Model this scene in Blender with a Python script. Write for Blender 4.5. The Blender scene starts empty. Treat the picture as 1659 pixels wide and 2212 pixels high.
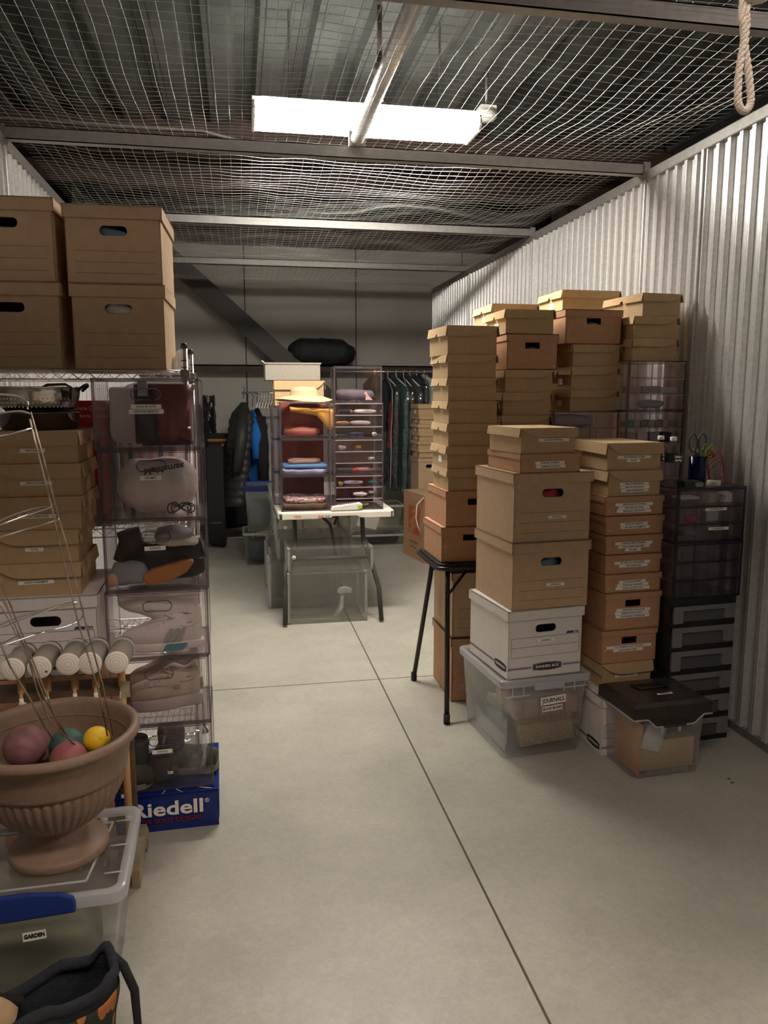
import bpy, bmesh, math, random
from mathutils import Vector, Matrix, Euler, noise as mn
random.seed(7)
PI = math.pi
scn = bpy.context.scene
COL = scn.collection
# ---------------------------------------------------------------- camera
F_PX, CX, CY, HC = 1661.0, 829.5, 1106.0, 1.52
PITCH = math.atan((CY-855.0)/F_PX)
YAW = math.atan((CX-515.0)*math.cos(PITCH)/F_PX)
cam_d = bpy.data.cameras.new('camera'); cam = bpy.data.objects.new('camera', cam_d); COL.objects.link(cam)
cam.location = (0, 0, HC); cam.rotation_euler = (PI/2-PITCH, 0, -YAW)
cam_d.sensor_fit = 'HORIZONTAL'; cam_d.sensor_width = 36.0; cam_d.lens = F_PX/1659.0*36.0
cam_d.clip_start = 0.02; cam_d.clip_end = 100
scn.camera = cam
# ---------------------------------------------------------------- world, exposure
w = bpy.data.worlds.new('world'); scn.world = w; w.use_nodes = True
w.node_tree.nodes['Background'].inputs[0].default_value = (0.75, 0.8, 0.9, 1)
w.node_tree.nodes['Background'].inputs[1].default_value = 0.012
vs = scn.view_settings; vs.view_transform = 'Standard'; vs.look = 'None'; vs.gamma = 1.0
vs.use_curve_mapping = False; vs.exposure = 0.0
try:
    scn.cycles.transparent_max_bounces = 48; scn.cycles.max_bounces = 10
    scn.cycles.diffuse_bounces = 5; scn.cycles.sample_clamp_indirect = 6.0
except Exception: pass
LAMP = 98.0            # emission of the fluorescent lenses
LAMP_HALL = 34.0
LAMP_SIDE = 60.0
LAMP_NEXT = 5.0
LAMP_COL = (1.0, 0.93, 0.82)
HALL_COL = (1.0, 0.83, 0.72)

# ---------------------------------------------------------------- measuring helper: a sight line from the survey point
fwd = Vector((math.sin(YAW)*math.cos(PITCH), math.cos(YAW)*math.cos(PITCH), -math.sin(PITCH)))
rgt = Vector((math.cos(YAW), -math.sin(YAW), 0)); upv = rgt.cross(fwd)
def P(px, py, x=None, y=None, z=None):
    d = fwd + rgt*((px-CX)/F_PX) - upv*((py-CY)/F_PX)
    t = x/d.x if x is not None else y/d.y if y is not None else (z-HC)/d.z
    return Vector((0, 0, HC)) + d*t
def front_right(px, py, L, yaw):
    d = fwd + rgt*((px-CX)/F_PX) - upv*((py-CY)/F_PX)
    c, s = math.cos(yaw), math.sin(yaw)
    # L + k*(c,s) = t*d  (xy)
    k = (L.y*d.x - L.x*d.y)/(c*d.y - s*d.x)
    return k
# ---------------------------------------------------------------- materials
MATS = {}
def nodes(name):
    m = bpy.data.materials.new(name); m.use_nodes = True
    return m, m.node_tree.nodes, m.node_tree.links
def mat(name, col, rough=0.7, metal=0.0, ns=0, na=0.12, bump=0.0, bs=None, spec=0.4, stretch=None, emit=None, es=0, sheen=0):
    if name in MATS: return MATS[name]
    m, N, L = nodes(name); b = N['Principled BSDF']
    b.inputs['Base Color'].default_value = (*col, 1); b.inputs['Roughness'].default_value = rough
    b.inputs['Metallic'].default_value = metal; b.inputs['Specular IOR Level'].default_value = spec
    if emit: b.inputs['Emission Color'].default_value = (*emit, 1); b.inputs['Emission Strength'].default_value = es
    if ns or bump:
        tc = N.new('ShaderNodeTexCoord'); src = tc.outputs['Object']
        if stretch:
            mp = N.new('ShaderNodeMapping'); mp.inputs['Scale'].default_value = stretch
            L.new(src, mp.inputs[0]); src = mp.outputs[0]
        nz = N.new('ShaderNodeTexNoise'); nz.inputs['Scale'].default_value = ns or 40; nz.inputs['Detail'].default_value = 5
        L.new(src, nz.inputs['Vector'])
        if ns:
            r = N.new('ShaderNodeValToRGB'); r.color_ramp.elements[0].position = .3; r.color_ramp.elements[1].position = .7
            r.color_ramp.elements[0].color = (*[c*(1-na) for c in col], 1); r.color_ramp.elements[1].color = (*[min(1, c*(1+na)) for c in col], 1)
            L.new(nz.outputs[0], r.inputs[0]); L.new(r.outputs[0], b.inputs['Base Color'])
        if bump:
            n2 = N.new('ShaderNodeTexNoise'); n2.inputs['Scale'].default_value = bs or 200; n2.inputs['Detail'].default_value = 4
            L.new(src, n2.inputs['Vector'])
            bp = N.new('ShaderNodeBump'); bp.inputs['Strength'].default_value = bump; bp.inputs['Distance'].default_value = .01
            L.new(n2.outputs[0], bp.inputs['Height']); L.new(bp.outputs[0], b.inputs['Normal'])
    MATS[name] = m; return m
def clear(name, tint=(.9, .88, .9), rough=.04, milk=0.0, milkcol=(.8, .8, .8), ior=1.45, gloss=1.0, bump=0, base=.02):
    base_f = base
    """clear or frosted plastic: see-through, a share of scattering, fresnel gloss"""
    if name in MATS: return MATS[name]
    m, N, L = nodes(name); N.remove(N['Principled BSDF']); out = N['Material Output']
    tr = N.new('ShaderNodeBsdfTransparent'); tr.inputs[0].default_value = (*tint, 1)
    gl = N.new('ShaderNodeBsdfGlossy'); gl.inputs['Roughness'].default_value = rough; gl.inputs[0].default_value = (gloss, gloss, gloss, 1)
    lw = N.new('ShaderNodeLayerWeight'); lw.inputs['Blend'].default_value = .5
    pw = N.new('ShaderNodeMath'); pw.operation = 'POWER'; pw.inputs[1].default_value = 3.0; L.new(lw.outputs['Facing'], pw.inputs[0])
    fr = N.new('ShaderNodeMath'); fr.operation = 'MULTIPLY_ADD'; fr.inputs[1].default_value = .45; fr.inputs[2].default_value = base_f; L.new(pw.outputs[0], fr.inputs[0])
    base = tr.outputs[0]
    if milk:
        df = N.new('ShaderNodeBsdfDiffuse'); df.inputs[0].default_value = (*milkcol, 1)
        tl = N.new('ShaderNodeBsdfTranslucent'); tl.inputs[0].default_value = (*milkcol, 1)
        a = N.new('ShaderNodeMixShader'); a.inputs[0].default_value = .45
        L.new(df.outputs[0], a.inputs[1]); L.new(tl.outputs[0], a.inputs[2])
        b = N.new('ShaderNodeMixShader'); b.inputs[0].default_value = milk
        L.new(base, b.inputs[1]); L.new(a.outputs[0], b.inputs[2]); base = b.outputs[0]
    mx = N.new('ShaderNodeMixShader'); L.new(fr.outputs[0], mx.inputs[0]); L.new(base, mx.inputs[1]); L.new(gl.outputs[0], mx.inputs[2])
    if bump:
        tc = N.new('ShaderNodeTexCoord'); nz = N.new('ShaderNodeTexNoise'); nz.inputs['Scale'].default_value = 12
        bp = N.new('ShaderNodeBump'); bp.inputs['Strength'].default_value = bump; bp.inputs['Distance'].default_value = .02
        L.new(tc.outputs['Object'], nz.inputs['Vector']); L.new(nz.outputs[0], bp.inputs['Height'])
        L.new(bp.outputs[0], gl.inputs['Normal']); L.new(bp.outputs[0], lw.inputs['Normal'])
    L.new(mx.outputs[0], out.inputs[0]); MATS[name] = m; return m

def floor_material():
    m, N, L = nodes('sealed_concrete'); b = N['Principled BSDF']
    tc = N.new('ShaderNodeTexCoord')
    n1 = N.new('ShaderNodeTexNoise'); n1.inputs['Scale'].default_value = 2.2; n1.inputs['Detail'].default_value = 8; n1.inputs['Roughness'].default_value = .62
    n2 = N.new('ShaderNodeTexNoise'); n2.inputs['Scale'].default_value = 38; n2.inputs['Detail'].default_value = 8; n2.inputs['Roughness'].default_value = .7; n2.inputs['Distortion'].default_value = 1.2
    n3 = N.new('ShaderNodeTexNoise'); n3.inputs['Scale'].default_value = 9; n3.inputs['Detail'].default_value = 3
    for n in (n1, n2, n3): L.new(tc.outputs['Object'], n.inputs['Vector'])
    mx = N.new('ShaderNodeMixRGB'); mx.inputs[0].default_value = .45; L.new(n1.outputs[0], mx.inputs[1]); L.new(n2.outputs[0], mx.inputs[2])
    r = N.new('ShaderNodeValToRGB'); e = r.color_ramp.elements
    e[0].position = .36; e[0].color = (.33, .32, .275, 1); e[1].position = .64; e[1].color = (.47, .455, .39, 1)
    L.new(mx.outputs[0], r.inputs[0]); L.new(r.outputs[0], b.inputs['Base Color'])
    r2 = N.new('ShaderNodeMapRange'); r2.inputs['To Min'].default_value = .28; r2.inputs['To Max'].default_value = .5
    L.new(n3.outputs[0], r2.inputs[0]); L.new(r2.outputs[0], b.inputs['Roughness'])
    bp = N.new('ShaderNodeBump'); bp.inputs['Strength'].default_value = .08; bp.inputs['Distance'].default_value = .004
    L.new(n2.outputs[0], bp.inputs['Height']); L.new(bp.outputs[0], b.inputs['Normal'])
    b.inputs['Specular IOR Level'].default_value = .45
    return m
def pattern_material(name, c1, c2, scale=60, kind='cells'):
    if name in MATS: return MATS[name]
    m, N, L = nodes(name); b = N['Principled BSDF']; b.inputs['Roughness'].default_value = .75
    tc = N.new('ShaderNodeTexCoord'); v = N.new('ShaderNodeTexVoronoi'); v.inputs['Scale'].default_value = scale
    v.feature = 'DISTANCE_TO_EDGE' if kind == 'cells' else 'F1'
    L.new(tc.outputs['Object'], v.inputs['Vector']); r = N.new('ShaderNodeValToRGB')
    r.color_ramp.interpolation = 'CONSTANT'; r.color_ramp.elements[1].position = .1 if kind == 'cells' else .45
    r.color_ramp.elements[0].color = (*c1, 1); r.color_ramp.elements[1].color = (*c2, 1)
    L.new(v.outputs[0], r.inputs[0]); L.new(r.outputs[0], b.inputs['Base Color']); MATS[name] = m; return m
def stripe_material(name, cols, scale=30, axis='X', rough=.7):
    if name in MATS: return MATS[name]
    m, N, L = nodes(name); b = N['Principled BSDF']; b.inputs['Roughness'].default_value = rough
    tc = N.new('ShaderNodeTexCoord'); sp = N.new('ShaderNodeSeparateXYZ'); L.new(tc.outputs['Object'], sp.inputs[0])
    mu = N.new('ShaderNodeMath'); mu.operation = 'MULTIPLY'; mu.inputs[1].default_value = scale; L.new(sp.outputs[axis], mu.inputs[0])
    f = N.new('ShaderNodeMath'); f.operation = 'FRACT'; L.new(mu.outputs[0], f.inputs[0])
    r = N.new('ShaderNodeValToRGB'); r.color_ramp.interpolation = 'CONSTANT'
    while len(r.color_ramp.elements) < len(cols): r.color_ramp.elements.new(.5)
    for i, c in enumerate(cols): r.color_ramp.elements[i].position = i/len(cols); r.color_ramp.elements[i].color = (*c, 1)
    L.new(f.outputs[0], r.inputs[0]); L.new(r.outputs[0], b.inputs['Base Color']); MATS[name] = m; return m

M_FLOOR = floor_material()
M_JOINT = mat('joint_dark', (.10, .085, .06), .9)
M_GALV = mat('galvanised_steel', (.74, .735, .73), .36, .60, 60, .10, bump=.10, bs=140)
M_GALV_D = mat('dull_galvanised', (.28, .27, .26), .5, .6, 30, .1)
M_DECK = mat('deck_steel', (.175, .185, .18), .45, .7, 5, .2)
M_PANEL = mat('wall_panel_grey', (.40, .38, .345), .75, 0, 3, .05, bump=.12, bs=260, stretch=(1, 1, .05))
M_CURB = mat('stained_concrete_curb', (.42, .40, .30), .9, 0, 9, .3)
M_RUST = mat('brown_primer_steel', (.06, .035, .03), .7, 0, 8, .2)
M_STEEL_D = mat('dark_painted_steel', (.055, .05, .045), .6, 0)
M_WIRE = mat('net_wire', (.75, .74, .70), .35, .8)
M_CHROME = mat('chrome', (.80, .78, .77), .12, 1.0)
M_CHROME_R = mat('steel_wire_rusty', (.42, .35, .27), .4, .8, 25, .45)
M_WHITE = mat('white_paper', (.86, .82, .77), .8)
M_TEXT = mat('black_ink', (.02, .02, .02), .6)
M_PRINT = mat('brown_print', (.14, .085, .05), .8)
M_KRAFT = mat('kraft_board', (.47, .325, .18), .82, 0, 30, .05, bump=.05, bs=150)
M_KRAFTL = mat('kraft_board_pale', (.52, .37, .20), .82, 0, 30, .05, bump=.05, bs=150)
M_KRAFTF = mat('kraft_file_box_board', (.50, .345, .215), .85, 0, 25, .05, bump=.06, bs=120)
M_KRAFTR = mat('reddish_kraft_board', (.47, .26, .145), .82, 0, 30, .06, bump=.05, bs=150)
M_HOLE = mat('box_inside', (.05, .035, .02), .95)  # near-black for shade painted behind the notches; planter cloth uses it too
M_RIVET = mat('rivet_metal', (.8, .76, .7), .25, 1.0)
M_WBOX = mat('white_box_board', (.70, .66, .62), .85, 0, 30, .03)
M_NAVY = mat('navy_print', (.03, .05, .14), .7)
M_BLK = mat('black_plastic', (.012, .012, .013), .45)
M_BLKF = mat('black_fabric', (.014, .014, .016), .9, bump=.4, bs=60)
M_BLKM = mat('black_metal_tube', (.012, .012, .014), .35)
M_BLUEP = mat('blue_plastic', (.015, .04, .20), .4)
M_TABLE = mat('table_plastic_cream', (.72, .69, .60), .55, 0, 60, .03)
M_LEGD = mat('table_leg_grey', (.045, .042, .038), .55)
M_CLR = clear('clear_acrylic', (.982, .972, .980), .05)
M_CLRE = clear('clear_acrylic_edge', (.62, .57, .60), .08, .30, (.30, .26, .28))
M_LIP_GLINT = clear('acrylic_lip_glint', (.9, .88, .9), .10, .6, (.72, .68, .72))  # milky white that paints the bright highlight on drawer top edges
M_CLRG = clear('smoky_acrylic', (.90, .885, .90), .07, .04, (.3, .27, .3))
M_CLRGE = clear('smoky_acrylic_edge', (.32, .28, .32), .1, .3, (.10, .085, .10))
M_FROST = clear('frosted_plastic', (.95, .955, .96), .25, .32, (.72, .73, .75))
M_FROSTB = clear('frosted_plastic_rim', (.8, .82, .85), .22, .60, (.78, .79, .82))
M_FROSTD = clear('frosted_drawer', (.75, .74, .74), .3, .62, (.42, .41, .41))
M_BINC = clear('clear_bin', (.95, .95, .945), .08, .12, (.5, .49, .47))
M_BINE = clear('clear_bin_edge', (.8, .8, .8), .15, .75, (.74, .73, .70))
M_SMOKE = clear('smoky_lid', (.55, .50, .48), .25, .6, (.10, .08, .07))
M_PET = clear('bottle_plastic', (.93, .94, .95), .03, bump=.6)
M_BAGC = clear('garment_film', (.93, .94, .95), .14, .05, (.5, .5, .5), bump=1.0, base=.12)
M_POLY = clear('white_poly_bag', (.9, .9, .9), .2, .55, (.75, .73, .7), bump=1.0)
M_TERRA = mat('brown_planter_plastic', (.215, .145, .10), .55, 0, 60, .08, bump=.04, bs=300)
M_WOOD = mat('mallet_wood', (.55, .30, .12), .6, 0, 30, .35, stretch=(1, 1, .15))
M_WOODD = mat('dark_cart_wood', (.10, .06, .035), .7, 0, 14, .3)
M_WOODE = mat('worn_wood', (.33, .27, .17), .8, 0, 20, .3)
def mallet_face_material():
    m, N, L = nodes('mallet_end_grain'); b = N['Principled BSDF']; b.inputs['Roughness'].default_value = .7
    tc = N.new('ShaderNodeTexCoord'); wv = N.new('ShaderNodeTexWave'); wv.wave_type = 'RINGS'; wv.rings_direction = 'Y'
    wv.inputs['Scale'].default_value = 34; wv.inputs['Distortion'].default_value = .8
    L.new(tc.outputs['Object'], wv.inputs['Vector']); r = N.new('ShaderNodeValToRGB')
    r.color_ramp.elements[0].color = (.74, .67, .58, 1); r.color_ramp.elements[1].color = (.90, .84, .75, 1)
    L.new(wv.outputs[0], r.inputs[0]); L.new(r.outputs[0], b.inputs['Base Color']); return m
M_MFACE = mallet_face_material()

# ---------------------------------------------------------------- mesh builder
class MB:
    def __init__(s): s.v = []; s.f = []; s.mi = []; s.sm = []
    def add(s, vs, fs, mi=0, sm=False):
        o = len(s.v); s.v += [tuple(v) for v in vs]
        for f in fs: s.f.append([i+o for i in f]); s.mi.append(mi); s.sm.append(sm)
        return s
    def box(s, x0, x1, y0, y1, z0, z1, mi=0):
        vs = [(x, y, z) for z in (z0, z1) for y in (y0, y1) for x in (x0, x1)]
        return s.add(vs, [(0, 2, 3, 1), (4, 5, 7, 6), (0, 1, 5, 4), (2, 6, 7, 3), (0, 4, 6, 2), (1, 3, 7, 5)], mi)
    def hexa(s, pts, mi=0):   # 8 pts: bottom 4 ccw, top 4 ccw
        return s.add(pts, [(3, 2, 1, 0), (4, 5, 6, 7), (0, 1, 5, 4), (1, 2, 6, 5), (2, 3, 7, 6), (3, 0, 4, 7)], mi)
    def prism(s, poly, axis, a0, a1, mi=0, sm=False):
        def mk(u, v, a): return {'x': (a, u, v), 'y': (u, a, v), 'z': (u, v, a)}[axis]
        n = len(poly); vs = [mk(u, v, a0) for u, v in poly]+[mk(u, v, a1) for u, v in poly]
        s.add(vs, [list(range(n)), list(range(2*n-1, n-1, -1))], mi)
        return s.add(vs, [(i, i+n, (i+1) % n+n, (i+1) % n) for i in range(n)], mi, sm)
    def tube(s, pts, r, n=8, mi=0, closed=False, cap=True, sm=True):
        pts = [Vector(p) for p in pts]; m = len(pts); rr = r if isinstance(r, (list, tuple)) else [r]*m
        vs = []; prev = None
        for i, p in enumerate(pts):
            if closed: t = pts[(i+1) % m]-pts[i-1]
            else: t = pts[min(i+1, m-1)]-pts[max(i-1, 0)]
            t.normalize() if t.length > 1e-9 else None
            if prev is None:
                a = Vector((0, 0, 1)) if abs(t.z) < .9 else Vector((1, 0, 0)); u = t.cross(a).normalized()
            else:
                u = prev - t*prev.dot(t)
                u = u.normalized() if u.length > 1e-6 else prev
            prev = u; v = t.cross(u)
            for k in range(n):
                an = 2*PI*(k+.5)/n; vs.append(p+u*math.cos(an)*rr[i]+v*math.sin(an)*rr[i])
        fs = []
        for i in range(m if closed else m-1):
            a, b = i*n, ((i+1) % m)*n
            for k in range(n): fs.append((a+k, a+(k+1) % n, b+(k+1) % n, b+k))
        s.add(vs, fs, mi, sm)
        if cap and not closed:
            o = len(s.v)-len(vs)
            s.f.append([o+k for k in range(n)][::-1]); s.f.append([o+(m-1)*n+k for k in range(n)]); s.mi += [mi, mi]; s.sm += [False, False]
        return s
    def lathe(s, prof, c=(0, 0, 0), n=32, mi=0, axis='z', sm=True, rfun=None):
        vs = []
        for r, z in prof:
            for k in range(n):
                a = 2*PI*k/n; q = r*(rfun(a, z) if rfun else 1)
                x, y = q*math.cos(a), q*math.sin(a)
                vs.append({'z': (c[0]+x, c[1]+y, c[2]+z), 'y': (c[0]+x, c[1]+z, c[2]+y), 'x': (c[0]+z, c[1]+x, c[2]+y)}[axis])
        fs = [(i*n+k, i*n+(k+1) % n, (i+1)*n+(k+1) % n, (i+1)*n+k) for i in range(len(prof)-1) for k in range(n)]
        s.add(vs, fs, mi, sm)
        o = len(s.v)-len(vs)
        if prof[0][0] > 1e-5: s.f.append([o+k for k in range(n)]); s.mi.append(mi); s.sm.append(False)
        if prof[-1][0] > 1e-5: s.f.append([o+(len(prof)-1)*n+k for k in range(n)]); s.mi.append(mi); s.sm.append(False)
        return s
    def grid(s, fn, nu, nv, mi=0, sm=True, wrap=False):
        vs = [fn(i/(nu-1 if not wrap else nu), j/(nv-1)) for j in range(nv) for i in range(nu)]
        m = nu if wrap else nu-1
        return s.add(vs, [(j*nu+i, j*nu+(i+1) % nu, (j+1)*nu+(i+1) % nu, (j+1)*nu+i) for j in range(nv-1) for i in range(m)], mi, sm)
    def build(s, name, mats, parent=None, label=None, bevel=0, solid=0, kind=None, sub=0):
        me = bpy.data.meshes.new(name); me.from_pydata(s.v, [], s.f)
        for m in (mats if isinstance(mats, (list, tuple)) else [mats]): me.materials.append(m)
        me.polygons.foreach_set('material_index', s.mi); me.polygons.foreach_set('use_smooth', s.sm)
        bm = bmesh.new(); bm.from_mesh(me); bmesh.ops.remove_doubles(bm, verts=bm.verts, dist=1e-5)
        bmesh.ops.recalc_face_normals(bm, faces=bm.faces); bm.to_mesh(me); bm.free(); me.update()
        o = bpy.data.objects.new(name, me); COL.objects.link(o)
        if parent: o.parent = parent
        if label: o['label'] = label
        if kind: o['kind'] = kind
        if solid: md = o.modifiers.new('s', 'SOLIDIFY'); md.thickness = solid; md.offset = 0
        if bevel: md = o.modifiers.new('b', 'BEVEL'); md.width = bevel; md.segments = 2; md.limit_method = 'ANGLE'
        if sub: md = o.modifiers.new('u', 'SUBSURF'); md.levels = sub; md.render_levels = sub
        return o
def tag(o, label, cat, group=None, kind=None):
    o['label'] = label; o['category'] = cat
    if group: o['group'] = group
    if kind: o['kind'] = kind
    return o
def thing(name, label, cat, loc=(0, 0, 0), rz=0.0, group=None, kind=None):
    o = bpy.data.objects.new(name, None); COL.objects.link(o); o.empty_display_size = .05
    o.location = loc; o.rotation_euler = (0, 0, rz); return tag(o, label, cat, group, kind)
def struct(name, mb, m, **k): 
    o = mb.build(name, m, **k); o['kind'] = 'structure'; return o
def copy_tree(o, parent=None):
    c = o.copy(); COL.objects.link(c)
    if parent: c.parent = parent
    for ch in list(o.children): copy_tree(ch, c)
    return c
def text(body, size, m, parent, loc, rot=(PI/2, 0, 0), name='lettering', depth=.0004, sx=1.0, bold=0.0, align='CENTER', shear=0, space=1.0):
    cu = bpy.data.curves.new(name, 'FONT'); cu.body = body; cu.size = size; cu.extrude = depth; cu.offset = bold
    cu.align_x = align; cu.align_y = 'CENTER'; cu.resolution_u = 3; cu.shear = shear; cu.space_character = space
    t = bpy.data.objects.new('tmp', cu); COL.objects.link(t)
    dg = bpy.context.evaluated_depsgraph_get(); me = bpy.data.meshes.new_from_object(t.evaluated_get(dg))
    bpy.data.objects.remove(t); me.name = name; me.materials.clear(); me.materials.append(m)
    o = bpy.data.objects.new(name, me); COL.objects.link(o); o.parent = parent
    o.location = loc; o.rotation_euler = rot; o.scale = (sx, 1, 1); return o
def arc(cx, cz, r, a0, a1, n=6): return [(cx+r*math.cos(a0+(a1-a0)*i/n), cz+r*math.sin(a0+(a1-a0)*i/n)) for i in range(n+1)]
def rrect(x0, x1, z0, z1, r, n=5):
    return arc(x1-r, z0+r, r, -PI/2, 0, n)+arc(x1-r, z1-r, r, 0, PI/2, n)+arc(x0+r, z1-r, r, PI/2, PI, n)+arc(x0+r, z0+r, r, PI, 1.5*PI, n)
def front_with_hole(b, x0, x1, z0, z1, hx0, hx1, hz0, hz1, r, y, th=.004, mi=0):
    """board in the XZ plane at y (outer) .. y+th with a rounded slot cut through"""
    n = 5; inner = rrect(hx0, hx1, hz0, hz1, r, n)        # starts bottom right corner, ccw
    outer = [(x1, z0), (x1, z1), (x0, z1), (x0, z0)]; k = len(inner)
    for yy in (y, y+th):
        vs = [(u, yy, v) for u, v in inner]+[(u, yy, v) for u, v in outer]; fs = []
        for q in range(4):
            for i in range(n): fs.append((k+q, q*(n+1)+i, q*(n+1)+i+1))
            a = q*(n+1)+n; bb = ((q+1) % 4)*(n+1); fs.append((k+q, a, bb, k+(q+1) % 4))
        b.add(vs, fs, mi)
    vs = [(u, yy, v) for yy in (y, y+th) for u, v in inner]
    b.add(vs, [(i, (i+1) % k, (i+1) % k+k, i+k) for i in range(k)], mi)
def bump3(p, s, a): 
    q = Vector(p)*s; return Vector((mn.noise(q), mn.noise(q+Vector((31, 7, 3))), mn.noise(q+Vector((5, 77, 13)))))*a
def blob(b, c, rx, ry, rz, e=.6, nu=28, nv=16, amp=.01, s=18, mi=0, flat=False, seed=0):
    """lumpy superellipsoid (cloth, bags)"""
    def sg(v, p): return math.copysign(abs(v)**p, v)
    def fn(u, v):
        th = 2*PI*u; ph = -PI/2+PI*v
        p = Vector((rx*sg(math.cos(ph), e)*sg(math.cos(th), e), ry*sg(math.cos(ph), e)*sg(math.sin(th), e), rz*sg(math.sin(ph), e)))
        d = bump3(p+Vector((seed*3.1, 0, seed)), s, amp); p += d
        if flat and p.z < -rz*.98: p.z = -rz*.98
        return Vector(c)+p
    return b.grid(fn, nu, nv, mi, True, True)

# ================================================================ STRUCTURE
XL, XR, YB, ZW = -1.04, 2.195, 8.75, 2.72
struct('floor', MB().box(-9, 11, -3, 13, -.1, 0), M_FLOOR)
b = MB()
b.box(.704, .711, -3, 4.98, -.02, .0012); b.box(.702, .709, 4.98, 8.7, -.02, .0012)
struct('trim_1', b, M_JOINT)
struct('trim_2', MB().box(XL, XR, 3.922, 3.926, -.02, .0012), M_JOINT)

def corrugated(x, side, y0, y1):
    """ribbed partition sheet: profile along y, extruded in z; side=+1 ribs face -x"""
    pitch = .0862; prof = []
    y = y0
    while y < y1:
        for dy, d in ((0, 0), (.024, 0), (.030, .021), (.0405, .021), (.0415, .0195), (.0425, .021), (.0532, .021), (.0592, 0), (.0710, 0), (.0718, -.001), (.0726, 0)):
            prof.append((y+dy, d))
        y += pitch
    b = MB(); vs = []
    for z in (.03, ZW-.05): vs += [(x-side*(.001+d), yy, z) for yy, d in prof]
    n = len(prof); b.add(vs, [(i, i+1, n+i+1, n+i) for i in range(n-1)])
    return b
o = struct('wall_right', corrugated(XR+.022, 1, 1.2, YB), M_GALV, solid=.001)
o = struct('wall_left', corrugated(XL-.022, -1, 1.2, YB), M_GALV, solid=.001)
# top and base channels of the partitions
for nm, x, s in (('trim_3', XR, 1), ('trim_4', XL, -1)):
    xa, xb = sorted((x-s*.006, x+s*.04))
    b = MB().box(xa, xb, 1.2, YB, ZW-.055, ZW); struct(nm, b, M_GALV_D, bevel=.006)
for nm, x, s in (('baseboard_right', XR, 1), ('baseboard_left', XL, -1)):
    xa, xb = sorted((x-s*.002, x+s*.05)); b = MB().box(xa, xb, 1.2, YB, 0, .035); struct(nm, b, M_GALV_D)
b = MB()
for i, y in enumerate((3.50, 4.04, 5.65, 7.28)):
    b.box(XR-.012, XR+.004, y-.012, y+.008, .03, ZW-.05); b.box(XL-.004, XL+.012, y-.012, y+.008, .03, ZW-.05)
struct('trim_5', b, M_GALV, bevel=.003)
# front partition and header over the roll-up door
b = MB().box(XL-.05, XL+.35, 1.12, 1.18, 0, 2.74); b.box(XR-.3, XR+.05, 1.12, 1.18, 0, 2.74); b.box(XL, XR, 1.12, 1.18, 2.32, 2.74)
struct('wall_front', b, M_GALV_D)
struct('trim_16', MB().box(XL, 1.3, 1.13, 1.17, 2.74, 3.02), M_GALV_D)  # added box above the header, unseen, shuts hall light off the right wall
# insulated back wall, seams, curb, girt
struct('wall_back', MB().box(-5, 7, YB, YB+.1, .27, 3.12), M_PANEL)
b = MB()
for x in (-2.34, -1.12, .096, 1.318, 2.54, 3.76): b.box(x-.006, x+.006, YB-.002, YB+.001, .27, 3.12)
struct('trim_6', b, mat('panel_seam', (.06, .055, .05), .9))
struct('trim_7', MB().box(-5, 7, YB-.06, YB+.05, 0, .27), M_CURB)
b = MB().box(-5, 7, YB-.22, YB-.01, 1.835, 1.85); b.box(-5, 7, YB-.22, YB-.205, 1.78, 1.85)
struct('trim_8', b, M_RUST)
b = MB().box(-5, 7, YB, YB+.6, 3.12, 3.7); struct('trim_9', b, M_RUST)
# diagonal brace of the building frame
A, B = P(372, 560, y=YB-.3), P(655, 812, y=YB-.3)
d = (B-A).normalized(); nrm = Vector((-d.z, 0, d.x))
A2, B2 = A-d*1.2, B+d*1.5
h = .095
pts = [A2-nrm*h, B2-nrm*h, B2-nrm*h+Vector((0, .08, 0)), A2-nrm*h+Vector((0, .08, 0)), A2+nrm*h, B2+nrm*h, B2+nrm*h+Vector((0, .08, 0)), A2+nrm*h+Vector((0, .08, 0))]
struct('trim_10', MB().hexa(pts), M_STEEL_D)
# columns standing beyond the partitions
for i, (x0, x1) in enumerate(((-1.57, -1.36), (3.56, 3.80))):
    b = MB().box(x0, x1, YB-.12, YB-.10, 0, 4.2); b.box(x0, x1, YB-.3, YB-.28, 0, 4.2); b.box((x0+x1)/2-.01, (x0+x1)/2+.01, YB-.3, YB-.1, 0, 4.2)
    struct('trim_%d' % (11+i), b, mat('column_grey', (.33, .31, .28), .7))
# steel roof deck, ribs running away from the door
b = MB(); prof = []; x = -8.0
while x < 10:
    for dx, dz in ((0, 0), (.085, 0), (.105, .07), (.16, .07), (.164, .063), (.172, .063), (.176, .07), (.215, .07), (.235, 0), (.26, 0), (.262, .006), (.268, .006), (.27, 0)): prof.append((x+dx, 3.5+dz))
    x += .305
n = len(prof); vs = [(x, y, z) for y in (-3, 6.15) for x, z in prof]
b.add(vs, [(i, i+1, n+i+1, n+i) for i in range(n-1)])
b.box(-8, 10, 6.15, 9.4, 3.85, 3.9)
struct('ceiling', b, M_DECK, solid=.002)
b = MB().box(-8, 10, 6.1, 6.3, 3.3, 3.34); b.box(-8, 10, 6.19, 6.21, 3.3, 3.8); b.box(-8, 10, 6.1, 6.3, 3.76, 3.8)
b.box(-8, 10, 6.95, 7.1, 3.25, 3.3); b.box(-8, 10, 7.02, 7.04, 3.25, 3.8)
struct('trim_13', b, M_RUST)
b = MB(); b.tube([(-8, 6.0, 3.42), (-.2, 6.0, 3.40), (0.3, 6.0, 3.3), (4, 6.0, 3.28)], .012)
struct('trim_14', b, M_GALV_D)
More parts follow.
